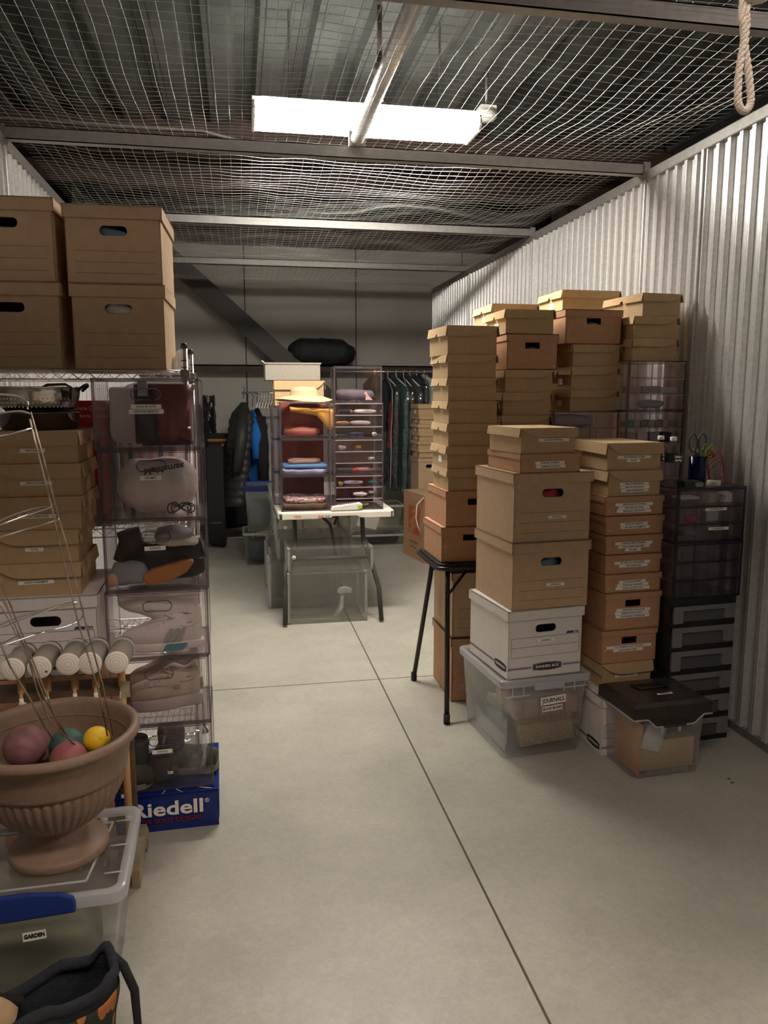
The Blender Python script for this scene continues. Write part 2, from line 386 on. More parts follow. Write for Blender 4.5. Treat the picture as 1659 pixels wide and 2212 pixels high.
# far ends of the hall beyond the neighbours
struct('wall_back_left', MB().box(-9, -8.9, -3, 13, 0, 3.9), M_PANEL)
struct('wall_back_right', MB().box(10.9, 11, -3, 13, 0, 3.9), M_PANEL)
struct('wall_hall', MB().box(-9, 11, -3.1, -3, 0, 3.9), M_PANEL)

# cross beams carrying the net
BEAMS = ((2.45, 'nearest'), (4.06, 'second'), (5.72, 'third'), (7.42, 'farthest'))
blab = ('galvanised cross beam at the very top of the view, nearest the door', 'galvanised cross beam just beyond the bright ceiling light',
        'brightly lit galvanised cross beam behind the tall file boxes', 'dim galvanised cross beam closest to the back wall')
for (y, q), lb in zip(BEAMS, blab):
    t = thing('cross_beam', lb, 'beam', (XL, y, 2.705), group='beams carrying the wire net')
    L = XR-XL
    b = MB().box(.0, L, 0, .004, 0, .058); b.box(0, L, 0, .05, .054, .058); b.box(0, L, 0, .05, 0, .004); b.build('channel', M_GALV_D, t)
    MB().box(L-.004, L+.03, -.01, .06, -.008, .064).build('end_bracket', M_GALV_D, t); MB().box(-.03, .004, -.01, .06, -.008, .064).build('end_bracket', M_GALV_D, t)
# square support tube running between the two nearest beams
t = thing('support_tube', 'bright steel tube crossing in front of the lit ceiling light', 'tube', (.60, 2.47, 2.755))
MB().tube([(0, 0, .035), (0.02, 1.62, .035)], .034, 14).build('tube', M_GALV, t)
MB().box(-.022, .062, 1.56, 1.585, .0, .07).build('clamp', M_GALV_D, t)
# wire net
def net():
    b = MB(); sp = .0545
    def zz(x, y):
        ys = [1.2]+[q[0]+.02 for q in BEAMS]+[YB]
        for a, c in zip(ys, ys[1:]):
            if y <= c+1e-6: break
        u = (y-a)/(c-a); xe = min(1, (x-XL)/.4, (XR-x)/.4)
        sag = .05*math.sin(PI*u)**.8*xe
        return 2.772-sag*(.75+.9*mn.noise(Vector((x*1.3, y*1.1, 2))))+.010*mn.noise(Vector((x*5, y*5, 0)))
    def pt(x, y):
        return (x+.008*mn.noise(Vector((x*3, y*2.2, 9))), y+.012*mn.noise(Vector((x*2.2, y*3, 4))), zz(x, y))
    nx = int((XR-XL)/sp); ny = int((YB-1.25)/sp)
    for i in range(1, nx):
        x = XL+i*sp; b.tube([pt(x, 1.25+j*sp) for j in range(ny+1)], .0010, 3, cap=False)
    for j in range(ny+1):
        y = 1.25+j*sp; b.tube([pt(XL+i*sp*(XR-XL)/(nx*sp), y) for i in range(nx+1)], .0009, 3, cap=False)
    return b
tag(net().build('wire_netting', M_WIRE), 'wire mesh netting stretched over the whole storage unit', 'netting')

# ================================================================ LIGHTS (fluorescent wrap fixtures)
def lens_mat(name, s, c=None):
    return mat(name, (.9, .9, .88), .3, emit=c or LAMP_COL, es=s)
def ceiling_light(label, x0, y0, z, L, lens, group=None):
    t = thing('ceiling_light', label, 'light', (x0, y0, z), group=group)
    W = .30
    b = MB(); prof = [(.01, .07), (.0, .03), (.03, .006), (.08, 0), (W-.08, 0), (W-.03, .006), (W, .03), (W-.01, .07)]
    b.prism(prof, 'x', .012, L-.012, 0, False); b.build('lens', lens, t)
    MB().box(0, L, .03, W-.03, .07, .10).build('housing', mat('white_enamel', (.7, .7, .68), .4), t)
    for x in (0, L-.012): MB().prism([(.01, .075), (-.002, .028), (.03, -.002), (W-.03, -.002), (W+.002, .028), (W-.01, .075)], 'x', x, x+.012).build('end_cap', mat('white_enamel', (.7, .7, .68), .4), t)
    b = MB()
    for x in (.2, L-.2): b.tube([(x, W/2, .1), (x, W/2, 3.5-z)], .006, 6)
    b.build('hanger_rod', M_GALV_D, t)
    return t
ceiling_light('glowing fluorescent ceiling fixture seen through the wire net', .11, 4.20, 2.93, 1.21, lens_mat('lens_lit', LAMP))
ceiling_light('fluorescent fixture above the corridor outside the door', -.6, .05, 3.12, 1.21, lens_mat('lens_lit_hall', LAMP_HALL, HALL_COL))
ceiling_light('fluorescent fixture above the corridor beside the neighbouring door', 2.6, .0, 3.15, 1.21, lens_mat('lens_lit_side', LAMP_SIDE, HALL_COL))
ceiling_light('fluorescent fixture in the storage unit to the left', -3.9, 3.6, 2.93, 1.21, lens_mat('lens_lit_next', LAMP_NEXT))
ceiling_light('fluorescent fixture in the storage unit to the right', 3.9, 3.6, 2.93, 1.21, lens_mat('lens_lit_next', LAMP_NEXT))
# sprinkler drop and motion sensor
c = P(820, 112, z=3.28)
t = thing('sprinkler', 'dark sprinkler drop pipe with copper tip above the light', 'sprinkler', (c.x, c.y, 3.05))
MB().tube([(0, 0, .22), (0, 0, .45)], .013).build('pipe', M_RUST, t)
MB().lathe([(.012, 0), (.026, .01), (.026, .05), (.018, .055), (.018, .10), (.028, .11), (.028, .17), (.014, .18), (.014, .23)], n=12).build('fitting', M_RUST, t)
MB().lathe([(.02, -.012), (.022, 0), (.01, .012)], n=12).build('deflector', mat('copper', (.8, .4, .2), .3, 1), t, 'copper tip')
c = P(1050, 262, z=3.2)
t = thing('motion_sensor', 'small white round motion sensor right of the ceiling light', 'sensor', (c.x, c.y, 3.2))
MB().lathe([(.0, 0), (.05, .005), (.065, .02), (.07, .05), (.0, .05)], n=20).build('dome', mat('sensor_white', (.75, .74, .7), .4), t)
MB().box(-.05, .05, -.05, .05, .05, .08).build('mounting_box', mat('sensor_white', (.75, .74, .7), .4), t)
MB().tube([(0, 0, .08), (0, 0, .30)], .01, 6).build('stem', M_GALV_D, t)

# ================================================================ BOX KINDS (local: x across the front, -y the front, z up)
def sticker(par, x, y, z, lines, w=None, h=.0125, gap=.0005, size=.0092, rot=0):
    for i, ln in enumerate(lines):
        ww = w or (.028+.0068*len(ln)); zz = z-i*(h+gap+.0012); xx = x+(.003*((i*7+len(ln)) % 3-1))
        s = MB().box(-ww/2, ww/2, -.0006, 0, -h/2, h/2).build('name_label', M_WHITE, par)
        s.location = (xx, y, zz); s.rotation_euler = (0, rot+.01*((len(ln) % 3)-1), 0)
        text(ln, size, M_TEXT, s, (0, -.0008, 0), sx=1.02, bold=.0001)
def shoe_box(t, w, d, h, m, flap='R', lines=None, notch=True, lz=.0, lx=0, dl=.36, side_label=False):
    """hinged lid shoe box with a long front flap whose one end sweeps up in a curve"""
    o = .0055; x0, x1, y0, y1 = -w/2, w/2, -d/2, d/2; lh = h*dl
    MB().box(x0+o, x1-o, y0+o+.001, y1-o, 0, h-.003).build('body', m, t)
    b = MB().box(x0, x1, y0, y1, h-.003, h)
    cs = .09
    poly = [(x0, h), (x0, h-lh*.10)]+[(x0+cs*(i/6), h-lh*(.10+.90*(1-(1-i/6)**2))) for i in range(1, 7)]+[(x1-.004, h-lh), (x1, h-lh+.004), (x1, h)]
    if flap == 'R': poly = [(-u, v) for u, v in poly]
    q0 = len(b.v); b.prism(poly, 'y', y0-.0025, y0-.0005)
    for i in range(q0, len(b.v)): v = b.v[i]; b.v[i] = (v[0], v[1]-.004*(h-v[2])/lh, v[2])
    r = .014; nt = [(-r*1.0, 0), (-r*.8, r*.7), (0, r), (r*.8, r*.7), (r, 0)] if notch else [(-.001, 0), (.001, 0)]
    sk = [(y0, h), (y0, h-lh)]+[(u, h-lh*.92+v) for u, v in nt]+[(y1, h-lh*.92), (y1, h)]
    for (xa, xb, sg_) in ((x0-.001, x0+.001, -1), (x1-.001, x1+.001, 1)):
        q0 = len(b.v); b.prism(sk, 'x', xa, xb)
        for i in range(q0, len(b.v)): v = b.v[i]; b.v[i] = (v[0]+sg_*.007*(h-v[2])/lh, v[1], v[2])
    b.box(x0, x1, y1-.001, y1+.001, h-lh, h)
    b.build('lid', m, t)
    if notch:
        g = MB(); zc_ = h-lh*.92+.002; g.prism([(.0165*math.cos(a), zc_+.0165*math.sin(a)) for a in [q*PI/8 for q in range(9)]], 'x', x0+o-.0006, x0+o+.001); g.build('thumb_hole_shade', M_HOLE, t)  # dark half disc painted as the shade inside the notch
    if lines: sticker(t, lx, y0+.0064, h*(1-dl)-.012+lz, lines)
    if side_label:
        s = MB().box(x0+.004, x0+.0065, -.045, .02, h*.22, h*.50).build('side_label', M_WHITE, t)
def rivet_box(t, w, d, h, m, hole=True, lines=None, lh=.032, lz=0, contents=None):
    x0, x1, y0, y1 = -w/2, w/2, -d/2, d/2; o = .004; hb = h-.002
    b = MB()
    if hole: front_with_hole(b, x0+o, x1-o, 0, hb, -.037, .037, hb-lh-.036, hb-lh-.006, .003, y0+o)
    else: b.box(x0+o, x1-o, y0+o, y0+o+.003, 0, hb)
    b.box(x0+o, x0+o+.003, y0+o, y1-o, 0, hb); b.box(x1-o-.003, x1-o, y0+o, y1-o, 0, hb); b.box(x0+o, x1-o, y1-o-.003, y1-o, 0, hb); b.box(x0+o, x1-o, y0+o, y1-o, 0, .003)
    b.build('body', m, t)
    b = MB().box(x0, x1, y0, y1, h-.003, h); b.box(x0, x1, y0, y0+.002, h-lh, h); b.box(x0, x1, y1-.002, y1, h-lh, h)
    b.box(x0, x0+.002, y0, y1, h-lh, h); b.box(x1-.002, x1, y0, y1, h-lh, h); b.build('lid', m, t)
    zs = [.018, h-lh-.065] if h > .13 else [.022]
    for zz in zs:
        for xx in (x0+.022, x1-.022):
            MB().lathe([(.004, 0), (.0035, -.002), (0, -.003)], (xx, y0+o, zz), 8, axis='y').build('rivet', M_RIVET, t)
    if contents: b = MB(); blob(b, (.01, y0+.06, hb-lh-.05), .05, .03, .03, .8, 14, 9, .012, 30); b.build('contents', contents, t)
    if lines: sticker(t, .0, y0+o-.0001, h-lh-(.054 if hole else .018)+lz, lines)
def file_box(t, w, d, h, m, lines=None, lh=.042, bankers=False, printed=True, contents=None, torn=False):
    x0, x1, y0, y1 = -w/2, w/2, -d/2, d/2; o = .007; hb = h-.003
    b = MB(); hz = hb-lh-.022
    front_with_hole(b, x0+o, x1-o, 0, hb, -.048, .048, hz-.034, hz, .0165, y0+o)
    b.box(x0+o, x0+o+.003, y0+o, y1-o, 0, hb); b.box(x1-o-.003, x1-o, y0+o, y1-o, 0, hb); b.box(x0+o, x1-o, y1-o-.003, y1-o, 0, hb); b.box(x0+o, x1-o, y0+o, y1-o, 0, .003)
    b.build('body', m, t)
    b = MB().box(x0, x1, y0, y1, h-.004, h); b.box(x0, x1, y0, y0+.003, h-lh, h); b.box(x0, x1, y1-.003, y1, h-lh, h)
    sk = [(y0, h), (y0, h-lh)]
    if torn: sk += [(y0+.09, h-lh), (y0+.10, h-lh+.008), (y0+.115, h-lh+.003), (y0+.13, h-lh+.010), (y0+.15, h-lh)]
    sk += [(y1, h-lh), (y1, h)]
    b.prism(sk, 'x', x0, x0+.003); b.prism(sk, 'x', x1-.003, x1); b.build('lid', m, t)
    yf = y0+o
    if contents:
        q = MB(); blob(q, (.0, y0+.05, hz-.045), .07, .03, .045, .8, 18, 10, .02, 25, 0, seed=w); q.build('contents', contents, t)
    if not bankers and printed:
        b = MB()
        for k, f in enumerate((.50, .33, .16)): z = (h-lh)*f+.012*0; b.box(x0+.035, x1-.03, yf-.0005, yf, z, z+.0013)
        b.build('printed_lines', M_PRINT, t)
        if lines: sticker(t, .02, yf, (h-lh)*.40+.004, lines)
    if bankers:
        b = MB(); H = h-lh; e = .0012
        def fr(xa, xb, za, zb):
            b.box(xa, xb, yf-.0005, yf, za, za+e); b.box(xa, xb, yf-.0005, yf, zb-e, zb); b.box(xa, xa+e, yf-.0005, yf, za, zb); b.box(xb-e, xb, yf-.0005, yf, za, zb)
        zt = hz-.052
        fr(x0+.02, x1-.018, H*.36, zt); b.box(x0+.025, x1-.022, yf-.0005, yf, H*.36+(zt-H*.36)*.5, H*.36+(zt-H*.36)*.5+e)
        b.prism([(x1-.075, zt), (x1-.068, zt+.015), (x1-.018, zt+.015), (x1-.018, zt)], 'y', yf-.0003, yf) if False else None
        b.build('printed_lines', M_TEXT, t)
        MB().prism([(x1-.082, zt+.002), (x1-.076, zt+.012), (x1-.046, zt+.012), (x1-.046, zt+.002)], 'y', yf-.0005, yf).build('blue_tab', M_NAVY, t)
        text('703', .012, M_TEXT, t, (x1-.031, yf-.0004, zt+.007), sx=1.1, bold=.0003)
        zc = H*.17
        # emblem: wide hexagonal lozenge with curved top
        def loz(cx, cz, a, hh): return [(cx-a, cz-hh*.72), (cx-a*.5, cz-hh), (cx, cz-hh*1.08), (cx+a*.5, cz-hh), (cx+a, cz-hh*.72), (cx+a, cz+hh*.72), (cx+a*.5, cz+hh), (cx, cz+hh*1.08), (cx-a*.5, cz+hh), (cx-a, cz+hh*.72)]
        ex = .012
        em = MB().prism(loz(ex, zc, .068, .017), 'y', yf-.0008, yf).build('emblem', M_TEXT, t)
        MB().prism(loz(ex, zc, .0655, .0148), 'y', yf-.0011, yf-.0007).build('emblem_line', M_WBOX, em)
        MB().prism(loz(ex, zc, .0640, .0138), 'y', yf-.0014, yf-.001).build('emblem_field', M_TEXT, em)
        text('BANKERS BOX', .0165, M_WBOX, em, (ex, yf-.0016, zc), sx=1.02, bold=.0004)
        b = MB()
        for (xa, xb) in ((x0+o, ex-.073), (ex+.073, x1-o)):
            for k, th in ((-.0045, .0012), (-.0015, .0028), (.0035, .0012)): b.box(xa, xb, yf-.0005, yf, zc+k, zc+k+th)
        b.build('printed_stripe', M_NAVY, t)
        # left side marks
        xs = x0+o
        lz2 = [(v, u) for u, v in []]
        poly = [(yy+(.0), zz) for yy, zz in loz(y0+.075, zc, .055, .017)]
        em2 = MB().prism(poly, 'x', xs-.0008, xs).build('emblem', M_TEXT, t)
        text('BANKERS BOX', .0145, M_WBOX, em2, (xs-.001, y0+.075, zc), rot=(PI/2, 0, -PI/2), sx=.92, bold=.0004)
        b = MB()
        for (ya, yb) in ((y0+.135, y1-o),):
            for k, th in ((-.0045, .0012), (-.0015, .0028), (.0035, .0012)): b.box(xs-.0005, xs, ya, yb, zc+k, zc+k+th)
        b.build('printed_stripe', M_NAVY, t)
        if lines: sticker(t, .0, yf-.0001, zt-.018, lines)

def measured(rows, y0, yaw, zbase, d, jit=0):
    """rows: (pxL, pxR, pyTop) of the front face of each box, top to bottom -> centre, width, base, height"""
    out = []
    for i, r in enumerate(rows):
        L = P(r[0], r[2], y=y0); wd = front_right(r[1], r[2], L, yaw)
        if i+1 < len(rows): q = rows[i+1]; z0 = P(q[0], q[2], y=y0).z
        else: z0 = zbase
        dd = d[i] if isinstance(d, (list, tuple)) else d
        c, s = math.cos(yaw), math.sin(yaw)
        cx = L.x+c*wd/2-s*dd/2; cy = y0+s*wd/2+c*dd/2
        out.append(((cx, cy, z0), wd, dd, L.z-z0))
    return out

# ---------------------------------------------------------------- journals stack (front, right of the aisle)
YJ = 2.90; YAJ = math.radians(5.0)
rows = [(1122, 1247, 925), (1124, 1257, 981), (1110, 1283, 1023), (1107, 1278, 1175), (1094, 1262, 1322)]
zbin = P(1094, 1470, y=YJ).z
MJ = measured(rows, YJ, YAJ, zbin, [.30, .33, .40, .40, .40])
def mk(name, label, m, yaw, cat='box', group=None): return thing(name, label, cat, m[0], yaw, group)
m = MJ[0]; t = mk('shoe_box', 'kraft shoe box labelled JOURNAL MATERIAL on top of the journals stack', m, YAJ+.03); shoe_box(t, m[1], m[2], m[3], M_KRAFT, 'L', ['JOURNAL MATERIAL'], notch=False, lx=.025)
m = MJ[1]; t = mk('flat_box', 'flat reddish kraft box labelled JOURNAL PROMPTS and GARDEN PLANNING', m, YAJ); rivet_box(t, m[1], m[2], m[3], M_KRAFTR, False, ['JOURNAL PROMPTS', 'GARDEN PLANNING'], lh=.024, lz=.004)
M_RED = mat('red_paper', (.45, .06, .05), .7); M_PAPER = mat('crumpled_white', (.65, .58, .55), .8); M_BLUC = mat('blue_grey_paper', (.12, .2, .3), .5)
m = MJ[2]; t = mk('file_box', 'upper kraft file box labelled JOURNALS with red and white contents in its hand hole', m, YAJ, group='kraft file boxes'); file_box(t, m[1], m[2], m[3], M_KRAFTF, ['JOURNALS'], contents=M_RED)
m = MJ[3]; t = mk('file_box', 'lower kraft file box labelled JOURNALS resting on the white bankers box', m, YAJ, group='kraft file boxes'); file_box(t, m[1], m[2], m[3], M_KRAFTF, ['JOURNALS'], contents=M_BLUC)
m = MJ[4]; t = mk('bankers_box', 'white cardboard file box labelled JOURNALS with dark emblem, on a clear bin', m, YAJ+.03); file_box(t, m[1], m[2], m[3], M_WBOX, ['JOURNALS'], bankers=True, torn=True)

# generic storage bin (tapered, open shell with lid)
def shell(b, x0, x1, y0, y1, z0, z1, tx, ty, th=.003, mi=0, floor=True):
    """tapered open box walls"""
    o = [(x0+tx, y0+ty), (x1-tx, y0+ty), (x1-tx, y1-ty), (x0+tx, y1-ty)]; T = [(x0, y0), (x1, y0), (x1, y1), (x0, y1)]
    r = .03
    def ring(p, z, n=4):
        (xa, ya), (xb, yb) = p[0], p[2]
        return [(u, v, z) for u, v in rrect(xa, xb, ya, yb, r, n)]
    A = ring(o, z0); B = ring(T, z1); k = len(A)
    b.add(A+B, [(i, (i+1) % k, (i+1) % k+k, i+k) for i in range(k)], mi, True)
    if floor: b.add(A, [list(range(k))], mi)
def tote(t, w, d, h, body, rim, tx=.03, ty=.03, lid=True, latch=None, lidh=.02, recess=True):
    x0, x1, y0, y1 = -w/2, w/2, -d/2, d/2
    b = MB(); shell(b, x0+.015, x1-.015, y0+.015, y1-.015, .002, h-lidh, tx, ty); b.build('body', body, t)
    b = MB()
    pr = rrect(x0, x1, y0, y1, .035, 5); pi = rrect(x0+.02, x1-.02, y0+.02, y1-.02, .03, 5); k = len(pr)
    zt = h
    rings = [[(u, v, zt-lidh) for u, v in pr], [(u, v, zt-.004) for u, v in pr], [(u*.99, v*.99, zt) for u, v in pr], [(u, v, zt) for u, v in pi]]
    if recess: rings.append([(u*.98, v*.98, zt-.008) for u, v in pi])
    for A, B in zip(rings, rings[1:]): b.add(A+B, [(i, (i+1) % k, (i+1) % k+k, i+k) for i in range(k)], 0, True)
    if lid:
        b.add(rings[-1], [list(range(k))], 1)
        b.build('lid', [rim, body], t)
    else: b.build('rim', [rim], t)
# journals bin
L = P(1083, 1476, y=2.875); wb = front_right(1282, 1466, L, YAJ)
hb = zbin
c, s = math.cos(YAJ), math.sin(YAJ); DB = .50
jb = thing('storage_bin', 'frosted clear storage bin labelled JOURNALS BOOK BOXES on the floor', 'bin', (L.x+c*wb/2-s*DB/2, 2.875+s*wb/2+c*DB/2, 0), YAJ)
tote(jb, wb, DB, hb, M_FROST, M_FROSTB, .018, .02, lidh=.028)
b = MB()
for xx in (-wb/2+.05, -wb/2+.10, wb/2-.14, wb/2-.09): b.box(xx, xx+.003, -DB/2-.003, -DB/2+.004, hb-.065, hb-.028)
b.box(-wb/2+.02, -wb/2+.13, -DB/2-.003, -DB/2, hb-.068, hb-.063); b.box(wb/2-.16, wb/2-.03, -DB/2-.003, -DB/2, hb-.05, hb-.045)
b.box(-.06, .07, -DB/2-.008, -DB/2+.004, hb-.045, hb-.018); b.build('latch', M_FROSTB, jb)
s_ = MB().box(-.058, .058, -.0006, 0, -.018, .018).build('name_label', M_WHITE, jb); s_.location = (.035, -DB/2+.0155, hb-.105); s_.rotation_euler = (.04, -.06, 0)
text('JOURNALS', .026, M_TEXT, s_, (0, -.001, 0), sx=.82, bold=.0004)
s_ = MB().box(-.047, .047, -.0006, 0, -.012, .012).build('name_label', M_WHITE, jb); s_.location = (.033, -DB/2+.0175, hb-.142); s_.rotation_euler = (.04, -.06, 0)
text('BOOK BOXES', .017, M_TEXT, s_, (0, -.001, 0), sx=.84, bold=.0003)
M_PAT = pattern_material('honeycomb_paper', (.62, .47, .25), (.40, .26, .16), 85)
M_PATP = pattern_material('honeycomb_paper_pink', (.58, .45, .33), (.36, .20, .18), 85)
def in_bin(par, x, y, z, rz=0): 
    v = Matrix.Rotation(par.rotation_euler.z, 4, 'Z') @ Vector((x, y, z)); return (par.location.x+v.x, par.location.y+v.y, par.location.z+v.z)
t = thing('book_box', 'pinkish honeycomb patterned book box lying flat at the top of the journals bin', 'book', in_bin(jb, .03, -.10, .165), YAJ+.01)
MB().box(-.155, .155, -.10, .10, 0, .072).build('cover', M_PATP, t, bevel=.004)
b = MB()
for xx in (-.12, -.045, .075, .14): b.box(xx, xx+.004, -.102, .10, -.001, .0735)
b.build('spine_band', mat('band_brown', (.16, .09, .06), .7), t)
t = thing('book_box', 'tan honeycomb patterned book box leaning upright in the journals bin', 'book', in_bin(jb, .055, -.155, .035), YAJ)
o = MB().box(-.135, .125, -.012, .03, -.012, .120).build('cover', M_PAT, t, bevel=.003); o.rotation_euler = (-.20, -.05, 0)
for k, (x, y, z, sx, sy, sz, mt, lb, rz) in enumerate(((-.135, -.02, .012, .022, .20, .125, mat('slate_cover', (.16, .19, .22), .6), 'dark slate journal standing at the left side of the journals bin', .05),
        (-.10, .04, .012, .016, .17, .15, mat('grey_cover', (.45, .44, .42), .6), 'grey journal standing behind the slate one in the journals bin', .02),
        (.03, .10, .012, .26, .10, .13, mat('cream_pages', (.66, .60, .45), .8), 'block of cream paper at the back of the journals bin', 0))):
    t = thing('journal', lb, 'book', in_bin(jb, x, y, z), YAJ+rz, group='journals in the clear bin')
    MB().box(-sx/2, sx/2, -sy/2, sy/2, 0, sz).build('cover', mt, t, bevel=.002)
    MB().box(-sx/2+.002, sx/2-.002, -sy/2-.001, sy/2-.002, .004, sz-.004).build('pages', mat('cream_pages', (.66, .60, .45), .8), t)
b = MB()
for k in range(26):
    y = -.17+k*.0125; b.tube([(-.152+.008*math.cos(a), y, .085+.008*math.sin(a)) for a in [q*PI/4 for q in range(8)]], .0009, 4, closed=True)
t = thing('spiral_notebook', 'spiral bound notebook against the left wall of the journals bin', 'notebook', in_bin(jb, .0, 0, 0), YAJ)
b.build('spiral', M_WIRE, t); MB().box(-.153, -.149, -.17, .15, .012, .082).build('cover', mat('pale_cover', (.5, .5, .47), .6), t)

# ---------------------------------------------------------------- labelled stack between journals and the drawer cart
YK = 2.95; YAK = math.radians(4.0)
rows = [(1313, 1433, 957), (1315, 1431, 1017), (1307, 1436, 1073), (1308, 1436, 1116), (1308, 1433, 1158), (1307, 1430, 1200), (1307, 1430, 1242), (1308, 1430, 1283), (1300, 1421, 1364), (1302, 1410, 1436)]
MK = measured(rows, YK, YAK, .262, .34)
spec = [('shoe_box', 'kraft shoe box labelled KEYS AND KEY CHAINS, topmost of the labelled stack', ['KEYS AND KEY CHAINS', 'LOCKS']),
        ('shoe_box', 'kraft shoe box labelled HEALTH INSURANCE in the labelled stack', ['HEALTH INSURANCE', 'DENTAL INSURANCE', 'AMICA INSURANCE']),
        ('flat_box', 'flat reddish kraft box labelled CERTIFICATE OF DIVORCE', ['CERTIFICATE OF DIVORCE', 'SAFE DEPOSIT BOXES', 'MARRIAGE CERTIFICATE']),
        ('flat_box', 'flat reddish kraft box labelled TRUST DOCUMENTS', ['TRUST DOCUMENTS', 'NOTARY DOCUMENTS']),
        ('flat_box', 'flat reddish kraft box labelled LAW SCHOOL RECORDS', ['BOARD OF BAR OVERSEERS', 'LAW SCHOOL RECORDS', 'RESUMES']),
        ('flat_box', 'flat reddish kraft box labelled INCOME TAX ORGANIZERS', ['INCOME TAX ORGANIZERS', '2020 FILING PDFS']),
        ('flat_box', 'flat reddish kraft box labelled CASH MANAGEMENT', ['CASH MANAGEMENT', 'FINANCIAL PLANNING', 'SOCIAL SECURITY INFO']),
        ('riveted_box', 'riveted reddish kraft box labelled CHARITABLE DONATIONS', ['CHARITABLE DONATIONS', 'PRESERVATION SOCIETY', 'PROVIDENCE ATHENAEUM']),
        ('riveted_box', 'riveted reddish kraft box labelled 40 HOLLAND STREET', ['1215 WINDING OAKS CIR E #403', '40 HOLLAND STREET']),
        ('shoe_box', 'kraft shoe box labelled WEDDING VOWS, lowest of the labelled stack', ['WEDDING VOWS'])]
for m, (kd, lb, ln) in zip(MK, spec):
    t = mk(kd, lb, m, YAK, group='boxes of the labelled stack')
    if kd == 'shoe_box': shoe_box(t, m[1], m[2], m[3]-.001, M_KRAFT, 'L', ln, notch=False, dl=.42)
    elif kd == 'flat_box': rivet_box(t, m[1], m[2], m[3]-.001, M_KRAFTR, False, ln, lh=.026, lz=.008)
    else: rivet_box(t, m[1], m[2], m[3]-.001, M_KRAFTR, True, ln, lh=.026, lz=0.002)
wk = .30
t = thing('bankers_box', 'white cardboard file box on the floor, squeezed between two clear bins', 'box', (1.463+.155, 2.86+.2, 0), YAK*.5); file_box(t, .315, .40, .26, M_WBOX, None, bankers=True)

# ---------------------------------------------------------------- far shoe boxes on the folding side table
ZT = .715
t = thing('folding_side_table', 'small black folding table with splayed tubular legs under the tall shoe box tower', 'table', (.93, 3.53, 0))
b = MB(); b.prism(rrect(0, .88, 0, .44, .045, 6), 'z', .687, .712); b.build('table_top', M_BLK, t, bevel=.004)
b = MB(); b.tube([(u, v, .690) for u, v in rrect(-.006, .886, -.006, .446, .05, 6)], .011, 8, closed=True); b.build('rim_tube', M_BLKM, t)
for (x0_, y0_, x1_, y1_) in ((.05, .02, -.012, -.225), (.03, .24, -.04, .345), (.83, .02, .87, -.225), (.85, .24, .90, .345)):
    g = MB(); g.tube([(x0_, y0_, .69), (x0_*.9+x1_*.1, y0_*.9+y1_*.1, .60), (x1_, y1_, .02)], .0125, 10); lg = g.build('leg', M_BLKM, t)
    MB().tube([(x1_, y1_, .045), (x1_-.001*0, y1_, .0)], .016, 10).build('rubber_foot', M_BLK, lg)
b = MB(); b.tube([(.16, .03, .685), (.035, -.03, .56)], .007, 6); b.tube([(.05, .30, .62), (.75, .30, .62)], .006, 6); b.build('brace', M_BLKM, t)
# tower A
YA = 3.56
rows = [(962, 1075, 702), (966, 1075, 765), (967, 1076, 815), (968, 1077, 866), (967, 1064, 915), (965, 1058, 964), (967, 1055, 1013), (961, 1045, 1061), (951, 1035, 1139)]
MA = measured(rows, YA, 0.0, ZT, [.30]*7+[.34, .34])
names = ['topmost', 'second from the top', 'third from the top', 'fourth from the top', 'fifth from the top', 'sixth from the top, with a side sticker,', 'lowest shoe box']
for i, (m, nm) in enumerate(zip(MA[:7], names)):
    w_ = .262 if i > 3 else m[1]; m = ((m[0][0]+(w_-m[1])/2, m[0][1], m[0][2]), w_, m[2], m[3])
    t = mk('shoe_box', ('plain kraft shoe box, %s of the tall tower' % nm).replace('box of', 'of'), m, (.05 if i == 0 else .0), group='shoe boxes of the tall tower')
    shoe_box(t, m[1], m[2], m[3]-.001, M_KRAFT, 'R', side_label=(i == 5))
for i, m in enumerate(MA[7:]):
    w_ = .30; m = ((m[0][0]+(w_-m[1])/2, m[0][1], m[0][2]), w_, m[2], m[3])
    t = mk('riveted_box', ('upper' if i == 0 else 'lower')+' riveted kraft box under the tall shoe box tower, on the black table', m, 0.02, group='riveted boxes'); rivet_box(t, m[1], m[2], m[3]-.001, M_KRAFTR, True)
# tower B
YBx = 3.58
rows = [(1092, 1200, 667), (1095, 1208, 720), (1091, 1197, 798), (1086, 1193, 847), (1084, 1190, 897)]
MB_ = measured(rows, YBx, 0.0, P(1084, 940, y=YBx).z, [.30, .34, .30, .30, .30])
bl = ['kraft shoe box with a slipped label, on top of the second tower', 'riveted brown box with a dark hand hole in the second tower', 'plain kraft shoe box just under the riveted box of the second tower', 'plain kraft shoe box, fourth in the second tower', 'plain kraft shoe box partly hidden behind the journal material box']
for i, m in enumerate(MB_):
    if i == 1: t = mk('riveted_box', bl[i], m, 0, group='riveted boxes'); rivet_box(t, m[1], m[2], m[3]-.001, M_KRAFTR, True, contents=M_BLUC)
    else: t = mk('shoe_box', bl[i], m, 0, group='shoe boxes of the second tower'); shoe_box(t, m[1], m[2], m[3]-.001, M_KRAFT, 'R', side_label=(i == 0))
zb = MB_[-1][0][2]; n_ = 4; hh = (zb-ZT)/n_
for k in range(n_):
    t = thing('shoe_box', 'kraft shoe box low in the second tower, behind the journals stack, tier %s' % ['one', 'two', 'three', 'four'][k], 'box', (MB_[-1][0][0], MB_[-1][0][1], ZT+k*hh), 0, 'shoe boxes of the second tower'); shoe_box(t, .255, .30, hh-.001, M_KRAFT, 'R')
